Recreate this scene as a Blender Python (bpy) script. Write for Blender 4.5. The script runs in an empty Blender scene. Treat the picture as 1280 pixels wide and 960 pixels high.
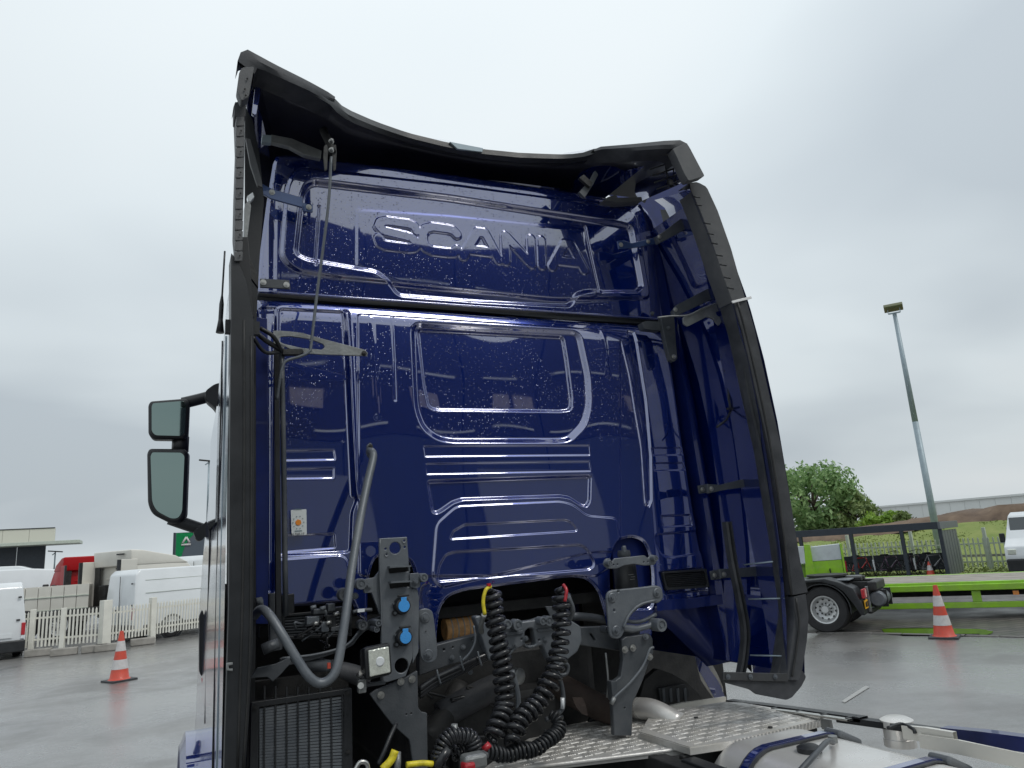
import bpy, bmesh, math, random
import numpy as np
from mathutils import Vector, Matrix
random.seed(7); rng=np.random.default_rng(7)
PI=math.pi
S=bpy.context.scene; COL=S.collection
# ---------------------------------------------------------------- camera
H=2.0; FPX=903.0; ROLL=math.atan(271/3986); PITCH=math.atan(204/903); YAW=math.radians(25.6)
cd=bpy.data.cameras.new('camera'); cam=bpy.data.objects.new('camera',cd); COL.objects.link(cam); S.camera=cam
cd.sensor_width=36; cd.lens=36*FPX/1280; cd.clip_start=.05; cd.clip_end=3000
cam.location=(0,0,H)
cam.rotation_euler=(Matrix.Rotation(-YAW,3,'Z')@Matrix.Rotation(PI/2+PITCH,3,'X')@Matrix.Rotation(-ROLL,3,'Z')).to_euler()
S.render.resolution_x=1024; S.render.resolution_y=768
# ---------------------------------------------------------------- light
SUN_EL=math.radians(52); SUN_AZ=math.radians(150)   # azimuth clockwise from +Y
w=bpy.data.worlds.new('World'); S.world=w; w.use_nodes=True
nt=w.node_tree; N=nt.nodes; L=nt.links
bg=N['Background']; sky=N.new('ShaderNodeTexSky'); sky.sky_type='NISHITA'; sky.sun_disc=False
sky.sun_elevation=SUN_EL; sky.sun_rotation=SUN_AZ; sky.air_density=1.5; sky.dust_density=4
tc=N.new('ShaderNodeTexCoord'); sep=N.new('ShaderNodeSeparateXYZ'); L.new(tc.outputs['Generated'],sep.inputs[0])
# cloud deck: project the direction on a flat layer overhead
az=N.new('ShaderNodeMath'); az.operation='ABSOLUTE'; L.new(sep.outputs['Z'],az.inputs[0])
ad=N.new('ShaderNodeMath'); ad.operation='ADD'; ad.inputs[1].default_value=.22; L.new(az.outputs[0],ad.inputs[0])
dv=N.new('ShaderNodeVectorMath'); dv.operation='DIVIDE'; L.new(tc.outputs['Generated'],dv.inputs[0]); L.new(ad.outputs[0],dv.inputs[1])
mp=N.new('ShaderNodeMapping'); mp.inputs['Scale'].default_value=(.5,.6,0); mp.inputs['Location'].default_value=(3.1,1.7,0); mp.inputs['Rotation'].default_value=(0,0,.35)
L.new(dv.outputs[0],mp.inputs['Vector'])
nz=N.new('ShaderNodeTexNoise'); nz.inputs['Scale'].default_value=1.1; nz.inputs['Detail'].default_value=4; nz.inputs['Roughness'].default_value=.42; nz.inputs['Distortion'].default_value=.3
L.new(mp.outputs[0],nz.inputs['Vector'])
cr=N.new('ShaderNodeValToRGB'); L.new(nz.outputs['Fac'],cr.inputs['Fac'])
e=cr.color_ramp.elements; e[0].position=.35; e[0].color=(.415,.465,.505,1); e[1].position=.72; e[1].color=(.67,.70,.71,1)
el=cr.color_ramp.elements.new(.5); el.color=(.56,.615,.645,1)
# brighter towards the zenith, as an overcast sky is
mr=N.new('ShaderNodeMapRange'); mr.inputs['From Min'].default_value=0; mr.inputs['From Max'].default_value=.75; mr.inputs['To Min'].default_value=.86; mr.inputs['To Max'].default_value=1.12
L.new(az.outputs[0],mr.inputs['Value'])
ml=N.new('ShaderNodeVectorMath'); ml.operation='SCALE'; L.new(cr.outputs['Color'],ml.inputs[0]); L.new(mr.outputs[0],ml.inputs['Scale'])
dt=N.new('ShaderNodeVectorMath'); dt.operation='DOT_PRODUCT'; L.new(tc.outputs['Generated'],dt.inputs[0]); dt.inputs[1].default_value=(.33,.65,.68)
br=N.new('ShaderNodeMapRange'); br.interpolation_type='SMOOTHSTEP'; br.inputs['From Min'].default_value=.62; br.inputs['From Max'].default_value=.99; br.inputs['To Min'].default_value=.93; br.inputs['To Max'].default_value=1.04
L.new(dt.outputs['Value'],br.inputs['Value']); ml2=N.new('ShaderNodeVectorMath'); ml2.operation='SCALE'; L.new(ml.outputs[0],ml2.inputs[0]); L.new(br.outputs[0],ml2.inputs['Scale']); ml=ml2
sc=N.new('ShaderNodeVectorMath'); sc.operation='SCALE'; sc.inputs['Scale'].default_value=10.0; L.new(ml.outputs[0],sc.inputs[0])
mx=N.new('ShaderNodeMix'); mx.data_type='RGBA'; mx.inputs['Factor'].default_value=.96
L.new(sky.outputs[0],mx.inputs['A']); L.new(sc.outputs[0],mx.inputs['B'])
L.new(mx.outputs['Result'],bg.inputs['Color']); bg.inputs['Strength'].default_value=.1
sl=bpy.data.lights.new('sun','SUN'); sl.energy=.7; sl.angle=math.radians(14); sl.color=(1,.97,.92)
so=bpy.data.objects.new('sun',sl); COL.objects.link(so)
so.rotation_euler=Vector((-math.sin(SUN_AZ)*math.cos(SUN_EL),-math.cos(SUN_AZ)*math.cos(SUN_EL),-math.sin(SUN_EL))).to_track_quat('-Z','Y').to_euler()
S.view_settings.view_transform='Standard'; S.view_settings.look='None'; S.view_settings.exposure=0.42; S.view_settings.gamma=1
S.render.engine='CYCLES'
S.cycles.max_bounces=6
# ---------------------------------------------------------------- surveying helpers (pixel of the photo + known plane -> place)
def ray(px,py):
    u=px-640; v=480-py
    a=u*math.cos(ROLL)+v*math.sin(ROLL); b=-u*math.sin(ROLL)+v*math.cos(ROLL)
    fy=FPX*math.cos(PITCH)-b*math.sin(PITCH); fz=FPX*math.sin(PITCH)+b*math.cos(PITCH)
    return Vector((a*math.cos(YAW)+fy*math.sin(YAW),-a*math.sin(YAW)+fy*math.cos(YAW),fz))
def P(px,py,Y): r=ray(px,py); return r*(Y/r.y)+Vector((0,0,H))
def PX(px,py,X): r=ray(px,py); return r*(X/r.x)+Vector((0,0,H))
def PZ(px,py,z=0): r=ray(px,py); return r*((z-H)/r.z)+Vector((0,0,H))
def PD(px,py,d): r=ray(px,py); return r*(d/math.hypot(r.x,r.y))+Vector((0,0,H))
# ---------------------------------------------------------------- materials
MAT={}
def mat(name,col,rough=.5,metal=0.,coat=0.,bump=0.,bscale=40.,var=0.,vscale=6.,spec=.5,dirt=None,rvar=0.,coat_ior=1.5,emit=None):
    m=bpy.data.materials.new(name); m.use_nodes=True; n=m.node_tree.nodes; l=m.node_tree.links; b=n['Principled BSDF']
    b.inputs['Base Color'].default_value=(*col,1); b.inputs['Roughness'].default_value=rough; b.inputs['Metallic'].default_value=metal
    b.inputs['Coat Weight'].default_value=coat; b.inputs['Coat Roughness'].default_value=.02; b.inputs['Coat IOR'].default_value=coat_ior
    b.inputs['Specular IOR Level'].default_value=spec
    t=n.new('ShaderNodeTexCoord')
    if var or dirt or rvar:
        z=n.new('ShaderNodeTexNoise'); z.inputs['Scale'].default_value=vscale; z.inputs['Detail'].default_value=8; z.inputs['Roughness'].default_value=.62
        l.new(t.outputs['Object'],z.inputs['Vector'])
        mr=n.new('ShaderNodeMapRange'); mr.inputs['From Min'].default_value=.3; mr.inputs['From Max'].default_value=.7; l.new(z.outputs['Fac'],mr.inputs['Value'])
        if var or dirt:
            mm=n.new('ShaderNodeMix'); mm.data_type='RGBA'
            a=tuple(max(0,c*(1-var)) for c in col); c2=dirt if dirt else tuple(min(1,c*(1+var)) for c in col)
            mm.inputs['A'].default_value=(*a,1); mm.inputs['B'].default_value=(*c2,1)
            l.new(mr.outputs[0],mm.inputs['Factor']); l.new(mm.outputs['Result'],b.inputs['Base Color'])
        if rvar:
            r=n.new('ShaderNodeMapRange'); r.inputs['To Min'].default_value=max(0.02,rough-rvar); r.inputs['To Max'].default_value=min(1,rough+rvar)
            l.new(mr.outputs[0],r.inputs['Value']); l.new(r.outputs[0],b.inputs['Roughness'])
    if bump:
        z2=n.new('ShaderNodeTexNoise'); z2.inputs['Scale'].default_value=bscale; z2.inputs['Detail'].default_value=4
        l.new(t.outputs['Object'],z2.inputs['Vector'])
        bp=n.new('ShaderNodeBump'); bp.inputs['Strength'].default_value=bump; bp.inputs['Distance'].default_value=.01
        l.new(z2.outputs['Fac'],bp.inputs['Height']); l.new(bp.outputs[0],b.inputs['Normal'])
    if emit: b.inputs['Emission Color'].default_value=(*emit,1); b.inputs['Emission Strength'].default_value=1
    MAT[name]=m; return m
def droplets(m,scale=120.,lo=.5,dens=.6,strength=.7):
    n=m.node_tree.nodes; l=m.node_tree.links; b=n['Principled BSDF']
    t=n.new('ShaderNodeTexCoord'); v=n.new('ShaderNodeTexVoronoi'); v.inputs['Scale'].default_value=scale
    l.new(t.outputs['Object'],v.inputs['Vector'])
    # only some cells carry a drop, of varied size
    s=n.new('ShaderNodeSeparateColor'); l.new(v.outputs['Color'],s.inputs[0])
    big=n.new('ShaderNodeMapRange'); big.inputs['From Min'].default_value=lo; big.inputs['From Max'].default_value=1; big.inputs['To Min'].default_value=0; big.inputs['To Max'].default_value=.40
    l.new(s.outputs[0],big.inputs['Value'])
    sub=n.new('ShaderNodeMath'); sub.operation='SUBTRACT'; l.new(big.outputs[0],sub.inputs[0]); l.new(v.outputs['Distance'],sub.inputs[1])
    mxx=n.new('ShaderNodeMath'); mxx.operation='MAXIMUM'; mxx.inputs[1].default_value=0; l.new(sub.outputs[0],mxx.inputs[0])
    sq=n.new('ShaderNodeMath'); sq.operation='POWER'; sq.inputs[1].default_value=.5; l.new(mxx.outputs[0],sq.inputs[0])
    z=n.new('ShaderNodeTexNoise'); z.inputs['Scale'].default_value=1.6; l.new(t.outputs['Object'],z.inputs['Vector'])
    zr=n.new('ShaderNodeMapRange'); z.inputs['Detail'].default_value=6; zr.inputs['From Min'].default_value=.42; zr.inputs['From Max'].default_value=.62; l.new(z.outputs['Fac'],zr.inputs['Value'])
    sz=n.new('ShaderNodeSeparateXYZ'); l.new(t.outputs['Object'],sz.inputs[0]); zz_=n.new('ShaderNodeMapRange'); zz_.inputs['From Min'].default_value=2.45; zz_.inputs['From Max'].default_value=2.95; l.new(sz.outputs['Z'],zz_.inputs['Value'])
    zq=n.new('ShaderNodeMath'); zq.operation='MULTIPLY'; l.new(zr.outputs[0],zq.inputs[0]); l.new(zz_.outputs[0],zq.inputs[1]); zr=zq
    mu=n.new('ShaderNodeMath'); mu.operation='MULTIPLY'; l.new(sq.outputs[0],mu.inputs[0]); l.new(zr.outputs[0],mu.inputs[1])
    bp=n.new('ShaderNodeBump'); bp.inputs['Strength'].default_value=strength; bp.inputs['Distance'].default_value=.012
    l.new(mu.outputs[0],bp.inputs['Height'])
    for k in ('Normal','Coat Normal'): l.new(bp.outputs[0],b.inputs[k])
PAINT=mat('navy_paint',(.0005,.022,.225),.2,.5,1.,coat_ior=3.0)
PAINT2=mat('navy_paint_wet',(.0005,.022,.225),.2,.5,1.,coat_ior=3.0); droplets(PAINT2)
def film(m):
    # road film: patchy dull coat, and a little spray towards the chassis
    n=m.node_tree.nodes; l=m.node_tree.links; b=n['Principled BSDF']; t=n.new('ShaderNodeTexCoord')
    z=n.new('ShaderNodeTexNoise'); z.inputs['Scale'].default_value=3.2; z.inputs['Detail'].default_value=9; z.inputs['Roughness'].default_value=.7; l.new(t.outputs['Object'],z.inputs['Vector'])
    r=n.new('ShaderNodeMapRange'); r.inputs['From Min'].default_value=.42; r.inputs['From Max'].default_value=.7; r.inputs['To Min'].default_value=.015; r.inputs['To Max'].default_value=.045; l.new(z.outputs['Fac'],r.inputs['Value']); l.new(r.outputs[0],b.inputs['Coat Roughness'])
    mp=n.new('ShaderNodeMapping'); mp.inputs['Scale'].default_value=(14,14,1.2); l.new(t.outputs['Object'],mp.inputs['Vector'])
    s=n.new('ShaderNodeTexNoise'); s.inputs['Scale'].default_value=1.5; s.inputs['Detail'].default_value=6; l.new(mp.outputs[0],s.inputs['Vector'])
    sz=n.new('ShaderNodeSeparateXYZ'); l.new(t.outputs['Object'],sz.inputs[0]); g=n.new('ShaderNodeMapRange'); g.inputs['From Min'].default_value=2.5; g.inputs['From Max'].default_value=1.7; g.inputs['To Min'].default_value=0; g.inputs['To Max'].default_value=.14; l.new(sz.outputs['Z'],g.inputs['Value'])
    q=n.new('ShaderNodeMapRange'); q.inputs['From Min'].default_value=.35; q.inputs['From Max'].default_value=.75; l.new(s.outputs['Fac'],q.inputs['Value'])
    mu=n.new('ShaderNodeMath'); mu.operation='MULTIPLY'; l.new(g.outputs[0],mu.inputs[0]); l.new(q.outputs[0],mu.inputs[1])
    mx_=n.new('ShaderNodeMix'); mx_.data_type='RGBA'; mx_.inputs['A'].default_value=b.inputs['Base Color'].default_value; mx_.inputs['B'].default_value=(.10,.105,.13,1); l.new(mu.outputs[0],mx_.inputs['Factor']); l.new(mx_.outputs['Result'],b.inputs['Base Color'])
film(PAINT2)
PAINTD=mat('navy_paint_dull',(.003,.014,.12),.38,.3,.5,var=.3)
BLK=mat('black_plastic',(.018,.02,.023),.42,bump=.12,bscale=300,var=.3,rvar=.1)
RUB=mat('black_rubber',(.036,.04,.048),.62,bump=.15,bscale=180,var=.35,vscale=9,dirt=(.065,.068,.075))
GRYT=mat('grey_rubber_trim',(.095,.10,.108),.55,bump=.2,bscale=260,var=.25,vscale=12,dirt=(.11,.112,.115))
DARK=mat('dark_metal',(.02,.022,.024),.55,.2,bump=.2,bscale=60,var=.4,dirt=(.045,.045,.045))
BLKG=mat('gloss_black_hose',(.02,.021,.024),.22,var=.3)
CAST=mat('grey_painted_steel',(.125,.142,.165),.42,.15,bump=.1,bscale=120,var=.2,vscale=8,dirt=(.17,.185,.20),rvar=.1)
CAST2=mat('dark_grey_painted_steel',(.062,.072,.084),.45,.15,bump=.1,bscale=120,var=.2,vscale=8,dirt=(.10,.108,.118),rvar=.1)
SILV=mat('bolt_zinc',(.5,.5,.48),.35,.9,var=.2,vscale=30)
SILVB=mat('galvanised_bracket',(.25,.26,.26),.45,.5,bump=.15,bscale=90,var=.25,vscale=15)
ALU=mat('tread_aluminium',(.80,.79,.77),.42,.35,bump=.2,bscale=70,var=.15,vscale=7,dirt=(.56,.54,.50),rvar=.12)
TANK=mat('tank_aluminium',(.82,.81,.79),.32,.45,bump=.08,bscale=30,var=.1,vscale=3,dirt=(.62,.6,.57),rvar=.1)
BLUECAP=mat('blue_plastic',(.06,.33,.78),.35,bump=.3,bscale=200)
YEL=mat('yellow_plastic',(.70,.58,.03),.45,var=.3,vscale=40); RED=mat('red_plastic',(.45,.02,.03),.4,coat=.4,var=.3,vscale=30)
RUST=mat('rusty_exhaust',(.03,.024,.022),.8,.2,bump=.4,bscale=40,var=.3,dirt=(.06,.042,.035))
AMBER=mat('amber_filter',(.55,.30,.12),.5,var=.4,vscale=30)
GLASS=mat('dark_glass',(.02,.03,.035),.04,0,1.,spec=.8)
LENS=mat('lamp_lens',(.75,.78,.70),.12,.35,1.,bump=.25,bscale=120,var=.2,vscale=40)
MIRR=mat('mirror_glass',(.20,.265,.255),.02,1.)
WHITE=mat('white_vehicle_paint',(.72,.75,.77),.3,0,.8,var=.04,vscale=1.5)
CREAM=mat('cream_vehicle_paint',(.66,.64,.58),.35,0,.6,var=.05,vscale=1.5)
REDP=mat('red_vehicle_paint',(.40,.006,.010),.5,0,.1,spec=.25)
LIME=mat('lime_paint',(.36,.74,.01),.4,0,.5,var=.12,vscale=5,dirt=(.26,.46,.05),rvar=.1)
LIMEG=mat('pale_retro_panel',(.55,.60,.62),.4,var=.1)
SHELT=mat('anthracite_cladding',(.035,.045,.06),.45,.1,var=.15)
FENCE=mat('cream_fence_paint',(.74,.73,.66),.5,var=.1,vscale=4)
GALV=mat('galvanised_fence',(.50,.55,.48),.5,.2,var=.12,vscale=5)
MASTM=mat('galvanised_mast',(.33,.40,.44),.5,.3,var=.1)
ORANGE=mat('cone_orange',(.74,.075,.04),.5,coat=.1,dirt=(.52,.08,.05),var=.1,vscale=14); REFL=mat('cone_white_band',(.72,.70,.70),.4,dirt=(.52,.50,.49),var=.1,vscale=18)
CONC=mat('concrete',(.30,.285,.26),.85,bump=.5,bscale=20,var=.25,vscale=4)
TYRE=mat('tyre',(.022,.022,.024),.75,bump=.3,bscale=60,var=.3)
SCUFF=None
RIM=mat('rim_aluminium',(.6,.61,.61),.35,.6,var=.1)
# ---------------------------------------------------------------- mesh helpers
WORLD={}
def tag(o,label=None,cat=None,group=None,kind=None):
    if label: o['label']=label
    if cat: o['category']=cat
    if group: o['group']=group
    if kind: o['kind']=kind
    return o
def thing(name,label,cat,loc=(0,0,0),rz=0.,group=None,keep_world=False):
    o=bpy.data.objects.new(name,None); COL.objects.link(o); o.location=loc; o.rotation_euler=(0,0,rz); o.empty_display_size=.3
    tag(o,label,cat,group)
    if keep_world: WORLD[o.name]=Matrix.Translation(Vector(loc)).inverted()
    return o
def link(name,me,m,parent=None,label=None,kind=None,smooth=False):
    if isinstance(me,bmesh.types.BMesh):
        bm=me; me=bpy.data.meshes.new(name); bm.normal_update(); bm.to_mesh(me); bm.free()
    o=bpy.data.objects.new(name,me); COL.objects.link(o)
    if m is not None: me.materials.clear(); me.materials.append(m)
    if smooth: me.polygons.foreach_set('use_smooth',[True]*len(me.polygons))
    if parent is not None:
        o.parent=parent
        if parent.name in WORLD: o.matrix_parent_inverse=WORLD[parent.name]
    if label: o['label']=label
    if kind: o['kind']=kind
    return o
def again(o,parent=None,mtx=None):
    c=o.copy(); COL.objects.link(c)
    if parent is not None: c.parent=parent
    if mtx is not None: c.matrix_basis=mtx@o.matrix_basis
    return c
def smooth_angle(o,deg=35):
    me=o.data
    try:
        me.polygons.foreach_set('use_smooth',[True]*len(me.polygons)); me.set_sharp_from_angle(angle=math.radians(deg))
    except Exception: pass
    return o
def bx(bm,c,s,rot=None,bev=0.):
    c=Vector(c); r=bmesh.ops.create_cube(bm,size=1.0); vs=r['verts']
    for v in vs:
        v.co=Vector((v.co.x*s[0],v.co.y*s[1],v.co.z*s[2]))
    if bev>0:
        es=list({e for v in vs for e in v.link_edges}); 
        g=bmesh.ops.bevel(bm,geom=es,offset=bev,segments=2,affect='EDGES',profile=.5)
        vs=list(set(g['verts'])|{v for v in vs if v.is_valid})
        vs=[v for v in {v for f in g['faces'] for v in f.verts}|set(vs)]
    for v in vs:
        p=v.co
        if rot is not None: p=rot@p
        v.co=p+c
    return bm
def box(name,c,s,m,parent=None,rot=None,bev=0.,**k):
    bm=bmesh.new(); bx(bm,c,s,rot,bev); return link(name,bm,m,parent,**k)
def frames(pts):
    n=len(pts); T=[]
    for i in range(n):
        t=(pts[min(i+1,n-1)]-pts[max(i-1,0)])
        T.append(t.normalized() if t.length>1e-9 else Vector((0,0,1)))
    up=Vector((0,0,1)) if abs(T[0].z)<.9 else Vector((1,0,0))
    u=T[0].cross(up).normalized(); out=[]
    for t in T:
        u=(u-t*u.dot(t)); u=u.normalized() if u.length>1e-9 else t.orthogonal().normalized()
        out.append((t,u,t.cross(u)))
    return out
def tube_bm(bm,pts,r,seg=8,caps=True):
    pts=[Vector(p) for p in pts]; fr=frames(pts); rings=[]
    for i,(p,(t,u,v)) in enumerate(zip(pts,fr)):
        rr=r[i] if isinstance(r,(list,tuple)) else r
        rings.append([bm.verts.new(p+(u*math.cos(2*PI*k/seg)+v*math.sin(2*PI*k/seg))*rr) for k in range(seg)])
    for a,b in zip(rings,rings[1:]):
        for k in range(seg):
            f=bm.faces.new((a[k],a[(k+1)%seg],b[(k+1)%seg],b[k])); f.smooth=True
    if caps:
        bm.faces.new(rings[0][::-1]); bm.faces.new(rings[-1])
    return bm
def spline(pts,n=6):
    pts=[Vector(p) for p in pts]; out=[]; q=[pts[0]*2-pts[1]]+pts+[pts[-1]*2-pts[-2]]
    for i in range(1,len(q)-2):
        a,b,c,d=q[i-1:i+3]
        for k in range(n):
            t=k/n; out.append(.5*((2*b)+(c-a)*t+(2*a-5*b+4*c-d)*t*t+(3*b-a-3*c+d)*t**3))
    out.append(pts[-1]); return out
def tube(name,pts,r,m,parent=None,n=5,seg=8,**k):
    bm=bmesh.new(); p=spline(pts,n) if n and len(pts)>2 else pts
    tube_bm(bm,p,r,seg); return link(name,bm,m,parent,**k)
def cyl_bm(bm,a,b,r,seg=16,r2=None):
    a=Vector(a); b=Vector(b); t=(b-a).normalized(); u=t.orthogonal().normalized(); v=t.cross(u); r2=r if r2 is None else r2
    A=[bm.verts.new(a+(u*math.cos(2*PI*k/seg)+v*math.sin(2*PI*k/seg))*r) for k in range(seg)]
    B=[bm.verts.new(b+(u*math.cos(2*PI*k/seg)+v*math.sin(2*PI*k/seg))*r2) for k in range(seg)]
    for k in range(seg):
        f=bm.faces.new((A[k],A[(k+1)%seg],B[(k+1)%seg],B[k])); f.smooth=True
    bm.faces.new(A[::-1]); bm.faces.new(B); return bm
def cyl(name,a,b,r,m,parent=None,seg=16,r2=None,**k):
    bm=bmesh.new(); cyl_bm(bm,a,b,r,seg,r2); return link(name,bm,m,parent,**k)
def lathe_bm(bm,prof,origin,axis,seg=24):
    o=Vector(origin); t=Vector(axis).normalized(); u=t.orthogonal().normalized(); v=t.cross(u); rings=[]
    for (r,h) in prof:
        rings.append([bm.verts.new(o+t*h+(u*math.cos(2*PI*k/seg)+v*math.sin(2*PI*k/seg))*max(r,1e-4)) for k in range(seg)])
    for a,b in zip(rings,rings[1:]):
        for k in range(seg):
            bm.faces.new((a[k],a[(k+1)%seg],b[(k+1)%seg],b[k]))
    return bm
def lathe(name,prof,origin,axis,m,parent=None,seg=24,ang=35,**k):
    bm=bmesh.new(); lathe_bm(bm,prof,origin,axis,seg); bmesh.ops.recalc_face_normals(bm,faces=bm.faces[:])
    return smooth_angle(link(name,bm,m,parent,**k),ang)
def round_poly(pts,r,n=4):
    if r<=0: return pts
    out=[]; m=len(pts)
    for i in range(m):
        a=Vector(pts[i-1]); b=Vector(pts[i]); c=Vector(pts[(i+1)%m])
        da=(a-b); dc=(c-b); rr=min(r,da.length*.45,dc.length*.45)
        p=b+da.normalized()*rr; q=b+dc.normalized()*rr
        for k in range(n+1):
            t=k/n; out.append(tuple(p*(1-t)**2+b*2*t*(1-t)+q*t*t))
    return out
def plate_mesh(outer,holes,thick,bev=.0015):
    """outer/holes in metres (x,z) -> prism in the XZ plane, front face at y=0 towards -Y, back at y=thick."""
    cu=bpy.data.curves.new('outline','CURVE'); cu.dimensions='2D'; cu.fill_mode='BOTH'
    for poly in [outer]+list(holes):
        s=cu.splines.new('POLY'); s.points.add(len(poly)-1); s.use_cyclic_u=True
        for p,q in zip(s.points,poly): p.co=(q[0],q[1],0,1)
    cu.extrude=max(thick/2-bev,1e-4); cu.bevel_depth=bev; cu.bevel_resolution=1; cu.offset=-bev
    o=bpy.data.objects.new('outline',cu); COL.objects.link(o)
    dg=bpy.context.evaluated_depsgraph_get(); dg.update()
    me=bpy.data.meshes.new_from_object(o.evaluated_get(dg)); bpy.data.objects.remove(o); bpy.data.curves.remove(cu)
    n=len(me.vertices); co=np.empty(n*3); me.vertices.foreach_get('co',co); co=co.reshape(-1,3)
    new=np.stack([co[:,0],thick/2-co[:,2],co[:,1]],1); me.vertices.foreach_set('co',new.ravel()); me.update()
    return me
def circ(c,r,n=16): return [(c[0]+r*math.cos(2*PI*k/n),c[1]+r*math.sin(2*PI*k/n)) for k in range(n)]
def plate(name,px,Y,thick,m,parent=None,holes=(),rnd=0.,bev=.0015,**k):
    """plate parallel to the cab back, outline surveyed on the plane Y"""
    o=[(P(x,y,Y).x,P(x,y,Y).z) for x,y in px]; o=round_poly(o,rnd)
    hs=[]
    for h in holes:
        if len(h)==3 and not isinstance(h[0],(tuple,list)):
            c=P(h[0],h[1],Y); hs.append(circ((c.x,c.z),h[2]))
        else: hs.append(round_poly([(P(x,y,Y).x,P(x,y,Y).z) for x,y in h],rnd))
    ob=link(name,plate_mesh(o,hs,thick,bev),m,parent,**k)
    me=ob.data; n=len(me.vertices); co=np.empty(n*3); me.vertices.foreach_get('co',co); co=co.reshape(-1,3); co[:,1]+=Y; me.vertices.foreach_set('co',co.ravel()); me.update()
    return ob
def bolt(px,py,Y,parent,r=.011,m=None,name='bolt',h=.01,washer=True):
    c=P(px,py,Y); bm=bmesh.new(); n=Vector((0,-1,0))
    if washer: cyl_bm(bm,c,c+n*.003,r*1.45,16)
    cyl_bm(bm,c+n*.003,c+n*(.003+h),r,6); cyl_bm(bm,c+n*(.003+h),c+n*(.006+h),r*.45,8)
    for f in bm.faces: f.smooth=False
    return link(name,bm,m or SILV,parent)
def grid_surface(name,rows,m,parent=None,smooth=True,thick=0.,**k):
    """rows: list of lists of points"""
    bm=bmesh.new(); V=[[bm.verts.new(p) for p in r] for r in rows]
    for a,b in zip(V,V[1:]):
        for i in range(len(a)-1):
            bm.faces.new((a[i],a[i+1],b[i+1],b[i]))
    bmesh.ops.recalc_face_normals(bm,faces=bm.faces[:])
    if thick: bmesh.ops.solidify(bm,geom=bm.faces[:],thickness=thick)
    o=link(name,bm,m,parent,**k)
    return smooth_angle(o,40) if smooth else o
def lerp(a,b,t): return a+(b-a)*t
def resample(pl,n):
    """even parameter resampling of a pixel polyline"""
    pl=[Vector((*p,0)) if len(p)==2 else Vector(p) for p in pl]; d=[0]
    for a,b in zip(pl,pl[1:]): d.append(d[-1]+(b-a).length)
    out=[]
    for i in range(n):
        s=d[-1]*i/(n-1); j=0
        while j<len(d)-2 and d[j+1]<s: j+=1
        t=(s-d[j])/max(1e-9,d[j+1]-d[j]); out.append(pl[j].lerp(pl[j+1],min(1,t)))
    return out
# relief panels: signed distance fields on a fine grid
def sdf_poly(X,Z,poly):
    poly=np.array(poly); d=np.full(X.shape,1e9); s=np.ones(X.shape)
    n=len(poly)
    for i in range(n):
        a=poly[i]; b=poly[i-1]; ex,ez=b-a; wx=X-a[0]; wz=Z-a[1]
        t=np.clip((wx*ex+wz*ez)/max(1e-12,ex*ex+ez*ez),0,1)
        d=np.minimum(d,(wx-ex*t)**2+(wz-ez*t)**2)
        c1=Z>=a[1]; c2=Z<b[1]; c3=ex*wz>ez*wx
        s=np.where((c1&c2&c3)|(~c1&~c2&~c3),-s,s)
    return -s*np.sqrt(d)     # positive inside
def sdf_line(X,Z,pl,half):
    d=np.full(X.shape,1e9)
    for a,b in zip(pl,pl[1:]):
        ex,ez=b[0]-a[0],b[1]-a[1]; wx=X-a[0]; wz=Z-a[1]
        t=np.clip((wx*ex+wz*ez)/max(1e-12,ex*ex+ez*ez),0,1)
        d=np.minimum(d,(wx-ex*t)**2+(wz-ez*t)**2)
    return half-np.sqrt(d)
def sstep(x): x=np.clip(x,0,1); return x*x*(3-2*x)
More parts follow.
